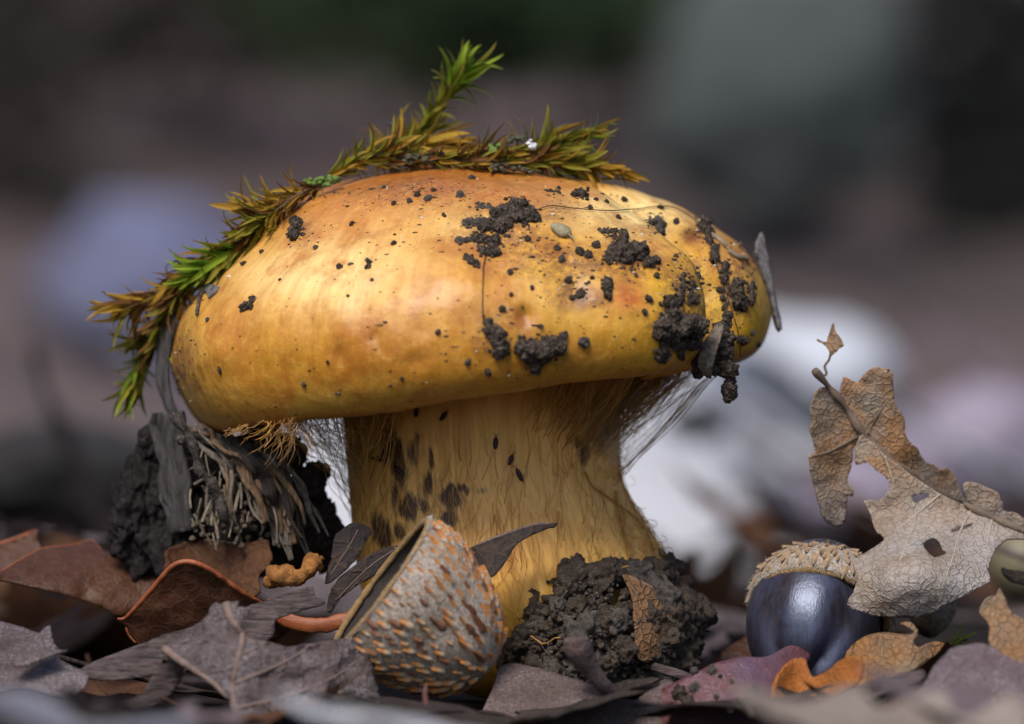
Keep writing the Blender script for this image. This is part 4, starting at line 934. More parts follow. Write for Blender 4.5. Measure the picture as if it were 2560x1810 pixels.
sheet('fallen_leaf', [(431, 1627), (460, 1668), (440, 1720), (400, 1760), (350, 1770), (375, 1700)], lambda x, y: -3.6 + .3 * (x - 400) / S, L_WOODY, label='small folded grey brown leaf scrap under the mealy leaf', cat='leaf')
# small left leaves
sheet('fallen_leaf', [(30, 1655), (70, 1610), (122, 1565), (128, 1580), (130, 1596), (145, 1624), (169, 1627), (118, 1643), (59, 1668)], plane(-3.6, 90, 1620, 0, 1.0), L_GREY, label='small upturned grey leaf point near the left border leaves', cat='leaf')
sheet('fallen_leaf', [(-40, 1560), (0, 1555), (75, 1576), (120, 1600), (150, 1650), (220, 1690), (180, 1740), (60, 1720), (-40, 1720)], plane(-3.2, 60, 1640, 0, 1.6), L_GREY, label='grey leaf lying under the small upturned point', cat='leaf')
# pointed leaf tip over the soil
o, s, _ = sheet('leaf_tip', [(1160, 1385), (1178, 1369), (1244, 1342), (1333, 1313), (1391, 1308), (1385, 1318), (1369, 1321), (1311, 1347), (1285, 1370), (1271, 1395), (1235, 1440), (1213, 1430), (1190, 1400)], lambda x, y: -2.3 - .5 * (y - 1370) / S, L_DARK, label='dark leaf tip curling to a point across the lower stem', cat='leaf', step=9, jag=1)
rimtube(o, s, [(1178, 1369), (1244, 1342), (1333, 1313), (1392, 1309)], .018, L_GREYV)
# brown piece on the soil
o, s, _ = sheet('leaf_piece', [(1555, 1435), (1582, 1444), (1644, 1480), (1675, 1524), (1676, 1573), (1660, 1620), (1620, 1655), (1592, 1640), (1585, 1560), (1578, 1490)], lambda x, y: mound_y(x, y) - .16, leaf_mat('brown_holed_leaf', (.17, .085, .045), (.30, .16, .06), (.12, .06, .03), net=8, netbump=.8, spots=.7, rough=.7), label='brown broken leaf piece stuck on the soil mound', cat='leaf', relief=.05)
rimtube(o, s, [(1560, 1437), (1582, 1444), (1644, 1480), (1675, 1524), (1676, 1573), (1660, 1620)], .013, plain('tan_rim', (.3, .22, .14), .7))
# fuzzy mauve leaf, petiole stub
M_FUZZ = leaf_mat('fuzzy_mauve_leaf', (.07, .045, .042), (.12, .082, .078), net=9, netbump=.3, fuzz=.5, fuzzcol=(.32, .26, .25), rough=.9)
sheet('fallen_leaf', [(1262, 1662), (1328, 1667), (1406, 1690), (1457, 1706), (1524, 1728), (1583, 1752), (1622, 1725), (1665, 1700), (1700, 1730), (1720, 1840), (1240, 1840), (1240, 1700)], plane(-3.0, 1450, 1720, 0, 1.2), M_FUZZ, label='felted mauve leaf in front of the soil mound', cat='leaf', jag=1.5)
o = mk('leaf_stalk', *tube([Vector(p) for p in catmull([tuple(at(1530, 1735, -3.0)), tuple(at(1500, 1705, -3.2)), tuple(at(1475, 1670, -3.3)), tuple(at(1452, 1632, -3.4)), tuple(at(1440, 1605, -3.45)), tuple(at(1438, 1594, -3.45))], 6)], [.09] * 8 + [.095, .1, .105, .11, .115, .12, .13, .135, .14, .15, .155, .16, .165, .165, .16, .155, .15, .15, .145, .14, .12, .08, .03], 14, .9), M_FUZZ)
tag(o, 'stubby felted leaf stalk with a rounded end before the soil', 'leaf stalk')
tag(mk('thin_twig', *tube([at(1072, 1800, -4.2), at(1068, 1770, -4.2), at(1062, 1735, -4.2), at(1066, 1708, -4.2)], [.045, .04, .03, .012], 7), plain('red_twig', (.13, .05, .045), .6)), 'short reddish twig standing below the acorn cup', 'twig')
# ------------------------------------------------ right-hand dry oak leaf
oak = thing('oak_leaf', at(2300, 1540, -1.8), 'torn dry oak leaf with holes draped over the dark acorn', 'leaf')
upper = lambda x, y: -1.0 + .25 * math.sin((x - 2050) / 45) * .5 + .25 * (y - 1150) / S
mid_path = [(2036, 925), (2074, 969), (2114, 1017), (2157, 1084), (2212, 1135), (2271, 1182), (2350, 1234), (2429, 1269), (2488, 1297), (2560, 1328), (2610, 1350)]
def lowd(x, y): return -1.15 - .9 * max(0, y - 1280) / S + .06 * ((x - 2320) / 160) ** 2 - .25 * max(0, min(1, (y - 1340) / 60)) + 1.1 * max(0, (y - 1440) / S) ** 2 - .55 * math.exp(-((x - 2290) / 130) ** 2 - ((y - 1430) / 90) ** 2)
a1, s1, _ = sheet('lobe', [(2054, 969), (2039, 981), (2033, 997), (2025, 1021), (2031, 1056), (2023, 1076), (2035, 1107), (2035, 1135), (2023, 1139), (2027, 1178), (2039, 1234), (2054, 1285), (2070, 1308), (2094, 1316), (2110, 1305), (2117, 1269), (2119, 1239), (2131, 1239), (2135, 1222), (2119, 1202), (2129, 1163), (2133, 1123), (2147, 1084), (2114, 1020), (2074, 972)], upper, L_DRY, oak, step=9, jag=3.5, smooth_n=3, relief=.035)
veins(a1, s1, [[(2145, 1090), (2110, 1110), (2070, 1130), (2028, 1142)]], .024, L_TANV, .01)
a2, s2, _ = sheet('lobe', [(2104, 1000), (2101, 985), (2106, 950), (2114, 942), (2141, 954), (2165, 930), (2188, 918), (2220, 922), (2232, 938), (2234, 977), (2240, 1017), (2252, 1032), (2263, 1056), (2265, 1096), (2291, 1119), (2307, 1147), (2330, 1159), (2354, 1174), (2370, 1170), (2394, 1206), (2409, 1245), (2433, 1268), (2350, 1234), (2271, 1182), (2212, 1135), (2157, 1084)], lambda x, y: upper(x, y) + .15 * max(0, x - 2150) / 80, L_DRY, oak, step=9, jag=3.5, smooth_n=3, relief=.035)
veins(a2, s2, [[(2165, 1090), (2200, 1030), (2232, 990)], [(2270, 1180), (2280, 1150), (2275, 1110)]], .016, L_TANV, .01)
a3, s3, _ = sheet('lobe', [(2157, 1086), (2138, 1119), (2139, 1163), (2169, 1155), (2188, 1174), (2220, 1198), (2224, 1218), (2212, 1241), (2192, 1251), (2161, 1253), (2177, 1289), (2188, 1328), (2204, 1336), (2208, 1352), (2185, 1372), (2149, 1391), (2131, 1405), (2139, 1434), (2139, 1467), (2118, 1512), (2164, 1534), (2227, 1543), (2311, 1538), (2373, 1509), (2436, 1476), (2474, 1455), (2469, 1425), (2478, 1396), (2499, 1363), (2532, 1346), (2600, 1350), (2600, 1340), (2488, 1297), (2429, 1269), (2350, 1234), (2271, 1182), (2212, 1135)], lowd, L_DRY, oak, holes=[[(2279, 1245), (2299, 1234), (2323, 1239), (2291, 1257)], [(2308, 1362), (2335, 1344), (2352, 1365), (2364, 1386), (2335, 1394)], [(2376, 1331), (2400, 1318), (2430, 1308), (2432, 1313), (2400, 1328)]], step=9, jag=3.5, smooth_n=3, relief=.035)
veins(a3, s3, [[(2350, 1236), (2310, 1270), (2260, 1310), (2215, 1350)], [(2430, 1272), (2400, 1330), (2380, 1400), (2350, 1480)], [(2212, 1140), (2225, 1180), (2235, 1210)], [(2480, 1300), (2470, 1350), (2470, 1420)], [(2290, 1290), (2250, 1400), (2200, 1480)]], .015, plain('pale_rib', (.42, .34, .26), .8), .01)
a4, s4, _ = sheet('lobe', [(2409, 1214), (2425, 1204), (2460, 1216), (2492, 1230), (2505, 1255), (2512, 1277), (2545, 1285), (2570, 1310), (2560, 1330), (2488, 1297), (2433, 1266), (2412, 1240)], lambda x, y: -.9 + .2 * (y - 1250) / S, L_DRY, oak, step=9, jag=3, smooth_n=3)
mk('midrib', *tube([s2(x, y, .03) if y < 1260 else s3(x, y, .03) for x, y in catmull(mid_path, 6)], [.042 + .012 * math.sin(i * .9) for i in range(61)], 8), L_TANV, oak)
a5, s5, _ = sheet('tip_scrap', [(2082, 808), (2086, 820), (2090, 831), (2100, 845), (2110, 863), (2098, 872), (2078, 890), (2072, 878), (2062, 863), (2043, 851), (2046, 848), (2064, 855), (2070, 840)], lambda x, y: -1.0, L_DRY, oak, step=6, jag=1.5, smooth_n=3)
mk('thread', *tube([s5(x, y) for x, y in catmull([(2076, 885), (2072, 900), (2062, 915), (2066, 935), (2050, 940)], 6)], .016, 6), L_TANV, oak)
# ------------------------------------------------ lower right leaves
sheet('fallen_leaf', [(1690, 1662), (1776, 1653), (1830, 1612), (1884, 1584), (1900, 1620), (1900, 1680), (1760, 1700)], plane(-.6, 1800, 1650, 0, .8), L_BROWN, label='thin brown leaf edge tucked under the dark acorn', cat='leaf')
o, s, _ = sheet('fallen_leaf', [(1610, 1760), (1642, 1731), (1734, 1685), (1801, 1655), (1859, 1643), (1918, 1643), (1976, 1614), (2022, 1635), (2018, 1655), (1975, 1680), (1960, 1740), (1970, 1840), (1600, 1840)], lambda x, y: -3.2 - 1.2 * (y - 1700) / S + .25 * ((x - 1800) / 130) ** 2, L_PURP, label='wet red purple leaf with soil crumbs below the acorn', cat='leaf', jag=1.5)
LBV = s
for x, y, r_ in ((1880, 1725, 17), (1700, 1735, 26), (1720, 1755, 20), (1735, 1720, 16), (1780, 1676, 16), (1735, 1677, 12), (1800, 1690, 7), (1828, 1702, 8), (1790, 1740, 8)):
    p = LBV(x, y, .05); k = r_ / S
    tag(place('soil_crumb', cm[rr.randrange(6)], Matrix.Translation(p) @ Euler((x, y, r_)).to_matrix().to_4x4() @ Matrix.Diagonal((k, k * .8, k * .8, 1))), 'dark soil crumb lying on the wet red purple leaf', 'crumb', 'soil crumbs on the purple leaf')
p = LBV(1826, 1776, .05); tag(place('sand_grain', (lambda me: (me.from_pydata([tuple(v) for v in MIDC[1][0]], [], MIDC[1][1]), me.materials.append(M_GRIT), me)[2])(bpy.data.meshes.new('sand_grain')), Matrix.Translation(p) @ Matrix.Diagonal((.045, .03, .035, 1))), 'pale sand grain on the wet red purple leaf', 'sand grain')
o, s, _ = sheet('fallen_leaf', [(1930, 1731), (1937, 1705), (1947, 1681), (1976, 1651), (2010, 1647), (2018, 1668), (2031, 1693), (2050, 1688), (2072, 1676), (2110, 1647), (2144, 1641), (2156, 1651), (2152, 1697), (2102, 1731), (2039, 1770), (1955, 1810), (1940, 1790)], lambda x, y: -3.5 + .35 * math.sin((x - 1930) / 50) - .3 * (y - 1700) / S, L_ORANGE, label='rusty orange lobed leaf standing in front of the acorn', cat='leaf', jag=2, step=9)
rimtube(o, s, [(1947, 1682), (1976, 1652), (2010, 1648), (2018, 1668), (2031, 1693), (2050, 1688), (2072, 1676), (2110, 1648), (2144, 1642)], .012, plain('dark_rust', (.2, .06, .02), .8))
o, s, _ = sheet('fallen_leaf', [(2114, 1640), (2135, 1610), (2164, 1593), (2206, 1584), (2269, 1589), (2286, 1580), (2269, 1568), (2252, 1559), (2277, 1557), (2294, 1580), (2286, 1601), (2294, 1618), (2332, 1605), (2361, 1610), (2332, 1643), (2290, 1670), (2227, 1700), (2164, 1720), (2120, 1700)], lambda x, y: -3.0 - .7 * (y - 1620) / S + .2 * math.sin((x - 2100) / 35), L_TAN, label='curled dry brown leaf right of the rusty leaf', cat='leaf', jag=2, step=9)
rimtube(o, s, [(2135, 1611), (2164, 1593), (2206, 1584), (2269, 1589), (2286, 1580)], .014, plain('dark_tan', (.18, .09, .04), .8))
sheet('bark_strip', [(2080, 1745), (2093, 1735), (2185, 1702), (2269, 1681), (2307, 1676), (2309, 1697), (2252, 1718), (2185, 1745), (2110, 1780)], plane(-4.6, 2200, 1710, 0, .9), L_WOODY, label='grey bark strip lying before the curled dry leaf', cat='bark', jag=1.5)
sheet('fallen_leaf', [(2290, 1740), (2307, 1714), (2336, 1668), (2373, 1626), (2415, 1614), (2470, 1612), (2530, 1650), (2620, 1690), (2620, 1800), (2400, 1800)], plane(-4.6, 2430, 1700, .2, 1.1), L_MAUVE, label='soft mauve leaf under the right hand brown leaf', cat='leaf')
o, s, _ = sheet('fallen_leaf', [(2449, 1530), (2465, 1501), (2487, 1490), (2497, 1472), (2511, 1492), (2528, 1530), (2570, 1555), (2640, 1600), (2640, 1700), (2560, 1680), (2495, 1650), (2474, 1610), (2472, 1560)], plane(-3.6, 2520, 1580, .2, .7), L_TAN, label='brown wrinkled leaf rising to a point near the oak leaf stalk', cat='leaf', jag=2.5)
rimtube(o, s, [(2449, 1530), (2465, 1501), (2487, 1490)], .018, L_TANV)
sheet('bark_flake', [(2503, 1420), (2530, 1425), (2620, 1440), (2620, 1470), (2550, 1460), (2515, 1445)], plane(-.6, 2560, 1440, 0, .6), L_DARK, label='dark grey bark flake behind the pointed brown leaf', cat='bark flake')
tag(mk('rotten_stick', *tube([at(2310, 1560, -.6), at(2330, 1540, -.5), at(2350, 1515, -.4), at(2362, 1490, -.2)], [.2, .22, .2, .15], 14), M_WOODG), 'dark rotten stick end in the shade under the oak leaf', 'stick')
tag(mk('thin_twig', *tube([at(1630, 1665, -2.0), at(1680, 1680, -2.2), at(1730, 1695, -2.4)], [.05, .06, .045], 8, .5), L_WOODY), 'flat splinter of wood at the edge of the soil mound', 'twig')

pa = thing('acorn_nut', at(2545, 1440, 7), 'pale olive blurred acorn behind the oak leaf stalk', 'acorn')
P_ = [at(2560, 1405, 7) + Vector((0, 0, -.5 + .1 * q)) for q in range(11)]
mk('shell', *tube(P_, [.03 + .42 * math.sin(min(1, .04 + q / 10.4) * math.pi) ** .6 for q in range(11)], 20), plain('olive_shell', (.17, .145, .085), .5, .3, 2), pa)
mk('tip', *tube([P_[-1], P_[-1] + Vector((0, 0, .08))], [.03, .008], 8), M_SOIL2, pa)
# ================================================================== ROTTEN WOOD, LEFT
M_PALEW = Mat('bleached_wood', .8); _w = M_PALEW.noise(6, 6, .7, M_PALEW.vec((4, 4, .7), rot=(0, R(28), 0))); M_PALEW.color(M_PALEW.mix(M_PALEW.ramp(_w, [(.3, 0.), (.7, 1.)]), (.06, .043, .032), (.40, .33, .26))); M_PALEW.bump((_w, .9, .08), (M_PALEW.noise(50, 3, .6), .4, .03)); M_PALEW = M_PALEW.m
M_DARKW = plain('dark_wood', (.075, .055, .045), .85, .7, 12, 1.0)
M_PALEW2 = plain('pale_broken_fibre', (.27, .215, .155), .85, .7, 9, .8)
M_TANW = Mat('tan_wood', .75); _w = M_TANW.noise(6, 6, .7, M_TANW.vec((4, 4, .7), rot=(0, R(28), 0))); M_TANW.color(M_TANW.mix(M_TANW.ramp(_w, [(.3, 0.), (.7, 1.)]), (.06, .03, .018), (.42, .26, .14))); M_TANW.bump((_w, .9, .08)); M_TANW = M_TANW.m
M_CHAR = soil_mat('black_bark', (.010, .008, .008), (.075, .058, .056), (.07, .055, .055))
wood = thing('rotten_wood', at(560, 1420, -.4), 'weathered chunk of rotten grey wood propping up the left of the cap', 'rotten wood')
ribbon([at(415, 1030, -.6), at(420, 1100, -.6), at(432, 1190, -.65), at(445, 1270, -.7), at(455, 1330, -.7)], lambda t: .38 - .04 * t + .05 * math.sin(t * 14), .12, M_BARK, 'slab', wood, seed=1, nx=18, wob=.4)
rr = random.Random(21)
for i in range(46):                        # twisted strands sweeping down to the right, broken off unevenly
    t = rr.random(); big = i < 14; x0 = 470 + 180 * t + rr.uniform(-25, 25); y0 = 1060 + 60 * t + rr.uniform(-15, 25); x1 = 590 + 200 * t ** .9 + rr.uniform(-45, 30); y1 = 1260 + 150 * t ** .7 + rr.uniform(-90, 20)
    d = -.8 - .35 * math.sin(t * 3.1) + rr.uniform(-.25, .25); w_ = rr.uniform(.10, .20) if big else rr.uniform(.025, .07)
    pts_ = []
    for q in range(7):
        u = q / 6; bow = math.sin(u * 3.1)
        pts_.append(at(x0 + (x1 - x0) * u + 22 * bow + rr.gauss(0, 5), y0 + (y1 - y0) * u - 18 * bow + rr.gauss(0, 5), d + .35 * (1 - u) ** 2 + rr.gauss(0, .04)))
    ribbon(pts_, (lambda w, ph: (lambda u: w * (.35 + .75 * math.sin(min(1, u * .95 + .1) * 3)) * (1 + .3 * math.sin(u * 9 + ph))))(w_, i), .04, rr.choice((M_PALEW, M_PALEW, M_TANW, M_DARKW)), 'splinter', wood, seed=i, nx=12 if big else 5, n=6, wob=.5 if big else .3, face=Vector((rr.gauss(-.2, .4), -1, rr.gauss(.2, .3))))
for i in range(64):                        # short pale broken fibres in the hollow
    x, y = rr.gauss(540, 38), rr.gauss(1235, 42); a = rr.gauss(1.5, .6); L = rr.uniform(20, 75); d = -1.0 + rr.uniform(-.2, .25)
    p, q = at(x, y, d), at(x + math.cos(a) * L * .6, y + math.sin(a) * L, d - rr.uniform(-.1, .2))
    ribbon([p, p.lerp(q, .5) + Vector((rr.gauss(0, .006), -.01, 0)), q], rr.uniform(.008, .04), .008, M_PALEW2, 'splinter', wood, seed=i + 50, nx=4, n=5, wob=.1)
g = Geo()
for i in range(90):                        # punky crumbs
    x, y = rr.gauss(585, 45), rr.gauss(1310, 26); r_ = rr.uniform(3, 9) / S; blob_into(g, MIDC[rr.randrange(6)], at(x, y, -.95 + rr.uniform(-.15, .2)), (r_, r_, r_), rr)
o = mk('punky_crumbs', g.v, g.f, plain('punky_wood', (.17, .125, .085), .9, .5, 14, .8), wood); o['kind'] = 'stuff'
def lump(parent, name, spots, mat, Y, seed, dy=.2):
    rr = random.Random(seed)
    for x, y, r_ in spots:
        g = Geo(); k = r_ / S; blob_into(g, CLODS[rr.randrange(5)], at(x, y, Y + rr.uniform(-dy, dy)), (k * .8, k * .8, k * 1.3) if name == 'bark_lump' else (k, k * .9, k * 1.05), rr); mk(name, g.v, g.f, mat, parent)
lump(wood, 'bark_lump', [(350, 1200, 60), (330, 1270, 66), (310, 1330, 52), (375, 1330, 72), (400, 1240, 60), (420, 1370, 70), (470, 1370, 60), (372, 1100, 34), (385, 1130, 26), (350, 1385, 50), (480, 1300, 50), (420, 1180, 46), (300, 1375, 34)], M_CHAR, -.3, 5)
lump(wood, 'dark_backing', [(520, 1200, 75), (600, 1270, 80), (680, 1330, 80), (560, 1340, 85), (640, 1230, 60), (700, 1400, 70), (500, 1130, 50), (740, 1370, 55)], M_CHAR, .15, 6)
M_ROT = soil_mat('black_rot', (.016, .010, .009), (.13, .088, .07), (.2, .15, .12))
frass = thing('dark_fungus_cluster', at(760, 1400, .3), 'black lumpy cluster of rot between the splinters and the stem', 'rotten matter')
lump(frass, 'lobe', [(640, 1085, 36), (690, 1110, 40), (665, 1130, 34), (730, 1135, 44), (700, 1160, 30), (790, 1190, 36), (765, 1215, 44), (720, 1230, 44), (740, 1270, 55), (700, 1270, 40), (790, 1270, 42), (815, 1280, 30), (810, 1330, 46), (830, 1320, 32), (770, 1340, 55), (830, 1380, 50), (625, 1060, 24), (690, 1075, 16)], M_ROT, -.3, 7, .2)
# furry rootlet running down over the splinters
P = [(430, 1035), (470, 1085), (488, 1130), (500, 1175), (525, 1200), (545, 1240), (560, 1290)]
rt = tag(mk('rootlet', *tube([at(x, y, -1.35) for x, y in catmull(P, 6)], [.055 + .015 * math.sin(i * .8) for i in range(37)], 8), M_SOIL2), 'hairy dark rootlet trailing down over the splinters', 'root')
blob = Geo(); blob_into(blob, MIDC[2], at(453, 1100, -1.45), (.06, .06, .06), rr); mk('nodule', blob.v, blob.f, M_SOIL2, rt)
segs = []
for x, y in catmull(P, 16):
    for q in range(3):
        p = at(x, y, -1.38); segs.append(([p, p + Vector((rr.gauss(0, .05), rr.uniform(-.08, 0), rr.gauss(0, .05)))], [.004, .002]))
strands('root_hairs', segs, M_SOIL2, rt, 3)

# ================================================================== SPRINGTAILS on the stem
M_BUG = plain('dark_body', (.03, .014, .014), .35, .4, 20)
for x, y, a, L, lab in ((1238, 1108, 1.5, 30, 'tiny dark springtail high in the middle of the stem'), (1275, 1150, 1.2, 26, 'tiny dark springtail just below the highest one'), (1297, 1188, 2.0, 34, 'tiny dark springtail pointing up right, lowest of three'), (1110, 1040, .9, 26, 'tiny dark springtail near the cap edge'), (1043, 1030, 1.5, 22, 'tiny slim springtail beside the dark bruise'), (950, 1147, 2.9, 36, 'tiny springtail lying level on the left stem edge'), (1000, 1175, 2.3, 34, 'tiny slanting springtail on the bruised left stem')):
    pts = on_surface(shit, [(x - math.cos(a) * L * .5, y + math.sin(a) * L * .5), (x, y), (x + math.cos(a) * L * .5, y - math.sin(a) * L * .5)], .03, 6); m = len(pts)
    b = tag(mk('springtail', *tube(pts, [.004 + .026 * math.sin(min(1, (i + .6) / (m + .4)) * math.pi) ** .7 for i in range(m)], 8), M_BUG), lab, 'insect')
    e = pts[-1]; d = (pts[-1] - pts[-3]).normalized(); sd = d.cross(Vector((0, 1, 0)))
    for q in (-1, 1): mk('antenna', *tube([e, e + d * .03 + sd * q * .012, e + d * .05 + sd * q * .03], [.004, .003, .002], 4), M_BUG, b)

# ================================================================== GROUND AND LITTER
def ground_mat():
    m = Mat('forest_floor', .95, .2); a = m.noise(.09, 5, .65); b = m.noise(.9, 6, .7); c = m.noise(.02, 3, .6)
    base = m.mix(m.ramp(a, [(.4, 0.), (.62, 1.)]), (.095, .066, .063), (.15, .112, .11)); base = m.mix(m.ramp(b, [(.45, 0.), (.7, .5)]), base, (.075, .05, .045)); base = m.mix(m.ramp(c, [(.44, 0.), (.60, .7)]), base, (.05, .042, .037))
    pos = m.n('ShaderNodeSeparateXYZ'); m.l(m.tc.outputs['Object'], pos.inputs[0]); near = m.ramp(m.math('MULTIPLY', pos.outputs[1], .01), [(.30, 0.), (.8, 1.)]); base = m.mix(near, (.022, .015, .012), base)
    m.color(base); m.bump((b, .8, .5), (m.noise(6, 5, .7), .6, .1)); return m.m
def gz(x, y):
    z = -.25 + .22 * fbm((x * .12, y * .12, 1), 3) if abs(x) < 60 and abs(y) < 80 else -.25
    d = max(0, y - 80); z += (d / 140) ** 1.6 * 24 + min(d / 60, 1) * 2.5 * fbm((x * .03, y * .03, 4), 3)
    d = max(0, abs(x) - 160); z += (d / 140) ** 1.4 * 26
    if y > 330: z += (y - 330) * .3
    return z
xs = np.r_[np.linspace(-900, -70, 34)[:-1], np.linspace(-70, 70, 100), np.linspace(70, 900, 34)[1:]]; ys = np.r_[np.linspace(-900, -50, 20)[:-1], np.linspace(-50, 80, 110), np.linspace(80, 900, 50)[1:]]
gv = [(x, y, gz(x, y)) for y in ys for x in xs]; nx_ = len(xs); gf = [(j * nx_ + i, j * nx_ + i + 1, (j + 1) * nx_ + i + 1, (j + 1) * nx_ + i) for j in range(len(ys) - 1) for i in range(nx_ - 1)]
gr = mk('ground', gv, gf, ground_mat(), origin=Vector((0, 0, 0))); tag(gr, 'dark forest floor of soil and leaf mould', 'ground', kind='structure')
# generic curled oak leaves
def oak_mesh(seed, mat, L=6.0, W=3.2, lobes=5):
    rr = random.Random(seed); ph = rr.uniform(0, 6); n, k = 44, 13; v, f = [], []; c1 = rr.uniform(-.5, .9); c2 = rr.uniform(-.25, .25)
    for i in range(n):
        t = i / (n - 1); w = W * .5 * math.sin(math.pi * min(1, t ** .8 * 1.0)) ** .7 * (1 + .26 * math.sin(t * lobes * 2 * math.pi + ph)) + .03
        for j in range(k):
            u = j / (k - 1) * 2 - 1; x = u * w; y = (t - .5) * L - .25 * abs(u) * w
            z = c1 * (x / W) ** 2 * 2.2 + c2 * ((t - .5) * 2) ** 2 * L * .35 + .12 * fbm((x * .6, y * .6, seed), 3) + .05 * math.sin(t * 20) * abs(u)
            v.append((x, y, z))
    for i in range(n - 1):
        for j in range(k - 1): f.append((i * k + j, i * k + j + 1, (i + 1) * k + j + 1, (i + 1) * k + j))
    b0 = len(v)
    tv, tf = tube([(0, (t_ - .5) * L * 1.02 - .02, c2 * ((t_ - .5) * 2) ** 2 * L * .35 + .02) for t_ in np.linspace(-.18, 1, 16)], [.06 - .003 * q for q in range(16)], 5)
    v += [tuple(q) for q in tv]; f += [tuple(i + b0 for i in q) for q in tf]
    me = bpy.data.meshes.new('fallen_leaf'); me.from_pydata(v, [], f); me.polygons.foreach_set('use_smooth', [True] * len(f)); me.materials.append(mat); return me
LIT = {'brown': [oak_mesh(i, L_BROWN2) for i in (1, 2)], 'grey': [oak_mesh(i, L_GREY) for i in (3, 4)], 'mauve': [oak_mesh(i, L_MAUVE) for i in (5, 6)], 'pale': [oak_mesh(i, L_PALE, 6.5, 4.2, 3) for i in (7, 8)], 'dark': [oak_mesh(i, L_DARK) for i in (9, 10)], 'tan': [oak_mesh(i, L_BEIGE) for i in (11, 12)], 'lavender': [oak_mesh(i, L_LAV, 6.5, 4.4, 3) for i in (13, 14)]}
LABS = {'brown': 'brown lobed fallen leaf blurred in the litter', 'grey': 'grey lobed fallen leaf blurred in the litter', 'mauve': 'mauve lobed fallen leaf blurred in the litter', 'pale': 'whitish fallen leaf blurred in the litter', 'dark': 'dark fallen leaf blurred in the litter', 'tan': 'beige fallen leaf blurred in the litter'}
def litter(c, p, rot, k, seed=0, label=None, group=None):
    o = place('fallen_leaf', LIT[c][seed % 2], Matrix.Translation(p) @ Euler(rot).to_matrix().to_4x4() @ Matrix.Diagonal((k, k, k, 1)))
    return tag(o, label or LABS[c], 'leaf', group or (c + ' leaves in the litter behind'))
rr = random.Random(77)
for i in range(120):                       # carpet behind, beside
    y = 3 + 75 * rr.random() ** 1.4; x = rr.uniform(-1, 1) * (8 + y * .28)
    if y < 7 and -4.2 < x < 2.6: continue
    c = rr.choices(('brown', 'grey', 'mauve', 'dark', 'tan'), (4, 3, 3, 4, 1))[0]; k = rr.uniform(.5, .9)
    litter(c, (x, y, gz(x, y) + rr.uniform(.15, .6)), (rr.gauss(0, .3), rr.gauss(0, .3), rr.uniform(0, 6.3)), k, i)
# large soft shapes behind: px, py, Y, kind, scale, (rx, ry, rz)
BG = [
    (1650, 1190, 46, 'pale', .95, (.6, .2, .5), 'whitish blurred leaf just right of the stem'), (1980, 930, 60, 'pale', 1.1, (.65, -.2, 1.6), 'broad whitish blurred leaf between the cap and the dry oak leaf'), (1900, 1110, 54, 'pale', .85, (.6, .1, 1.2), 'whitish blurred leaf below the small black stone'), (840, 1180, 48, 'pale', .9, (.6, 0, .3), 'whitish blurred leaf seen between the stem and the black rot'),
    (1500, 1080, 60, 'pale', 1.0, (.6, 0, 1.4), 'whitish blurred leaf seen through the veil threads'), (1720, 960, 66, 'pale', 1.1, (.6, .1, .9), 'whitish blurred leaf behind the dangling soil clod'), (2060, 1130, 50, 'pale', .8, (.55, 0, 1.4), 'whitish blurred leaf behind the left lobe of the oak leaf'), (2080, 1240, 36, 'mauve', .7, (.6, 0, 1.3), 'mauve blurred leaf seen through the gap in the oak leaf'),
    (1880, 1370, 22, 'brown', .62, (.7, 0, 1.3), 'red brown blurred leaf left of the acorn'), (1800, 1530, 10, 'grey', .55, (.2, 0, 1.5), 'grey blurred leaf between the soil mound and the acorn'), (2440, 1130, 42, 'pale', .9, (.5, .2, 1.3), 'lavender white blurred leaf above the oak leaf stalk'), (2540, 1010, 52, 'mauve', 1.0, (.7, 0, 1.0), 'mauve blurred leaf above the lavender white one'),
    (330, 900, 70, 'lavender', 1.0, (.6, .0, 1.5), 'grey blurred leaf behind the bark strip'), (130, 1000, 52, 'grey', 1.0, (.5, 0, 1.4), 'grey blurred leaf above the dark gap shadow lump'), (560, 980, 58, 'lavender', .8, (.6, 0, 1.5), 'grey blurred leaf behind the rotten slab'),
    (2420, 900, 76, 'mauve', 1.3, (.6, 0, 1.45), 'mauve blurred leaf right of the oak leaf lobe'),
    (120, 1330, 6, 'grey', .45, (.2, .1, 1.4), 'grey leaf behind the hooked brown leaf tip'), (200, 1215, 24, 'dark', .8, (1.2, 0, 1.5), 'dark blurred leaf left of the black bark'), (1000, 1240, 40, 'pale', .7, (.6, 0, 1.2), 'whitish blurred leaf hidden behind the stem'), (2250, 1330, 20, 'tan', .5, (.5, 0, 1.5), 'beige blurred leaf behind the acorn cup and oak leaf'), (2480, 1400, 12, 'tan', .5, (.5, 0, 1.3), 'beige blurred leaf under the oak leaf stalk')]
for i, (px, py, Y, c, k, rot, lab) in enumerate(BG):
    litter(c, at(px, py, Y), rot, k, i, lab, 'blurred leaves behind the mushroom')
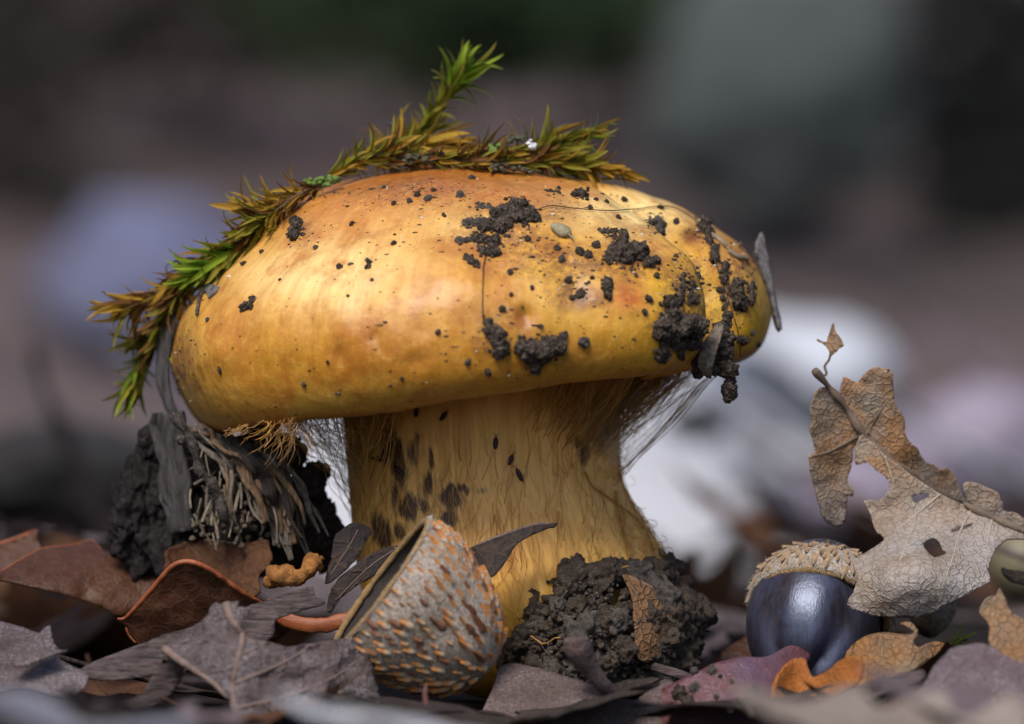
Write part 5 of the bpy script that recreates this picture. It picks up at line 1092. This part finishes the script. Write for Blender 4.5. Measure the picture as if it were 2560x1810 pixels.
# foreground, out of focus
FG = [(120, 1822, -16, 'lavender', .55, (.25, 0, 1.5), 'out of focus lavender leaf under the small upturned grey point'), (560, 1895, -15, 'lavender', .55, (.15, .05, 1.6), 'out of focus lavender leaf below the mealy grey leaf'), (1230, 1850, -15, 'pale', .62, (.15, 0, 1.5), 'out of focus pale leaf below the acorn cup'), (2300, 1850, -13, 'tan', .62, (.2, -.22, 1.45), 'out of focus beige leaf below the rusty leaf'), (2500, 1825, -12, 'mauve', .5, (.3, -.15, 1.3), 'out of focus mauve leaf in front of the soft mauve leaf'), (330, 1790, -11, 'mauve', .45, (.15, .1, 1.2), 'out of focus mauve leaf under the bark strip')]
for i, (px, py, Y, c, k, rot, lab) in enumerate(FG): litter(c, at(px, py, Y), rot, k, i, lab, 'out of focus leaves in front')
# fill litter close around the base
NEAR = [(-4.6, -1.0, 'brown'), (-3.2, -2.0, 'dark'), (-5.0, -4.5, 'dark'), (-2.6, -4.6, 'brown'), (-.8, -4.6, 'dark'), (.6, -4.0, 'dark'), (2.4, -3.2, 'dark'), (4.2, -4.2, 'brown'), (5.4, -2.2, 'dark'), (4.6, 1.2, 'brown'), (2.6, 2.4, 'brown'), (-4.6, 2.4, 'grey'), (-5.6, .4, 'dark'), (3.3, -1.0, 'dark')]
for i, (x, y, c) in enumerate(NEAR):
    litter(c, (x, y, -.08), (rr.gauss(0, .12), rr.gauss(0, .12), rr.uniform(0, 6.3)), rr.uniform(.45, .6), i, c + ' fallen leaf lying flat under the upright leaves', c + ' leaves under the upright leaves')
# ------------------------------------------------ far things: dark shrubs and stones on the bank
M_SHRUB = plain('dark_foliage', (.018, .040, .009), .8, .6, .3, .2); M_SHRUB2 = plain('brown_thicket', (.06, .048, .042), .9, .5, .2, .2); M_STONE = plain('grey_green_stone', (.058, .070, .068), .9, .3, .15, .4)
def shrub(px, py, Y, rx, rz, mat, label, seed, n=1100):
    rr = random.Random(seed); c = at(px, py, Y); base = Vector((c.x, Y, gz(c.x, Y))); root = thing('shrub', base, label, 'shrub'); g = Geo()
    for i in range(n):
        d = Vector((rr.gauss(0, 1), rr.gauss(0, 1), rr.gauss(0, 1))).normalized() * rr.random() ** .4; lob = 1 + .3 * noise.noise(d * 2.2 + Vector((seed, 0, 0)))
        p = c + Vector((d.x * rx * lob, d.y * rx * .6 * lob, d.z * rz * lob)); s = (rx * rz) ** .5 * rr.uniform(.09, .17); a = Euler((rr.uniform(0, 6), rr.uniform(0, 6), rr.uniform(0, 6))).to_matrix()
        g.add([p + a @ Vector(q) * s for q in ((-.4, 0, 0), (0, -1, .1), (.4, 0, 0), (0, 1.2, .15))], [(0, 1, 2, 3)])
    o = mk('foliage', g.v, g.f, mat, root, smooth=False)
    for q in range(4): mk('stem', *tube([base + Vector((rr.gauss(0, rx * .1), 0, -2)), base.lerp(c, .6) + Vector((rr.gauss(0, rx * .2), 0, 0)), c + Vector((rr.gauss(0, rx * .4), 0, rz * .5))], [rx * .03, rx * .02, rx * .008], 6), M_SHRUB2, root)
shrub(1080, 0, 160, 8, 4.2, M_SHRUB, 'dark green blurred shrub high behind the upright moss', 1)
shrub(1520, 20, 170, 7, 3.6, M_SHRUB, 'dark green blurred shrub behind the right part of the moss', 2)
shrub(2500, 240, 150, 4.4, 8, plain('black_foliage', (.007, .009, .008), .8, .5, .3, .2), 'nearly black blurred shrub behind the grey green stone', 3)
shrub(-40, 240, 160, 4.2, 8, M_SHRUB2, 'dark brown blurred thicket at the far left of the bank', 4)
shrub(480, 0, 175, 8, 3.6, M_SHRUB2, 'grey brown blurred thicket left of the dark green shrubs', 5)
def stone(px, py, Y, r, mat, label, seed):
    g = Geo(); blob_into(g, clod_mesh(seed, 4, .14, .8), at(px, py, Y), r, random.Random(seed)); tag(mk('stone', g.v, g.f, mat), label, 'stone')
stone(1950, 230, 140, (5, 4, 5), M_STONE, 'grey green blurred stone on the bank behind', 61)
M_LAVS = plain('lavender_stone', (.125, .13, .215), .9, .3, .4, .3); M_WHS = plain('white_stone', (.46, .48, .53), .9, .12, .4, .3); M_PINKS = plain('pinkish_stone', (.27, .23, .29), .9, .3, .4, .3)
stone(400, 730, 88, (3.4, 2.2, 2.7), M_LAVS, 'lavender blurred stone behind the left slope of the cap', 64)
stone(2010, 950, 62, (2.4, 1.6, 1.5), M_WHS, 'big white blurred stone between the cap and the oak leaf', 65)
stone(1640, 1180, 50, (1.7, 1.4, 1.7), M_WHS, 'white blurred stone just right of the stem', 66)
stone(800, 1170, 52, (1.3, 1.2, 1.5), M_WHS, 'white blurred stone between the stem and the black rot', 67)
stone(2470, 1120, 48, (2.0, 1.3, 1.3), M_PINKS, 'lavender pink blurred stone above the oak leaf stalk', 68)
stone(2130, 1240, 40, (1.3, 1.0, .9), M_PINKS, 'pinkish blurred stone seen through the oak leaf gap', 69)
stone(1745, 1055, 40, (.7, .5, .36), plain('black_stone', (.012, .012, .014), .7), 'small black blurred stone among the whitish leaves', 62)
stone(130, 1190, 30, (2.4, 1.5, .9), plain('gap_shadow', (.02, .018, .018), .9), 'dark blurred lump put in as gap shadow left of the rotten wood', 63)  # dark lump added to stand in for the shadow in the gap
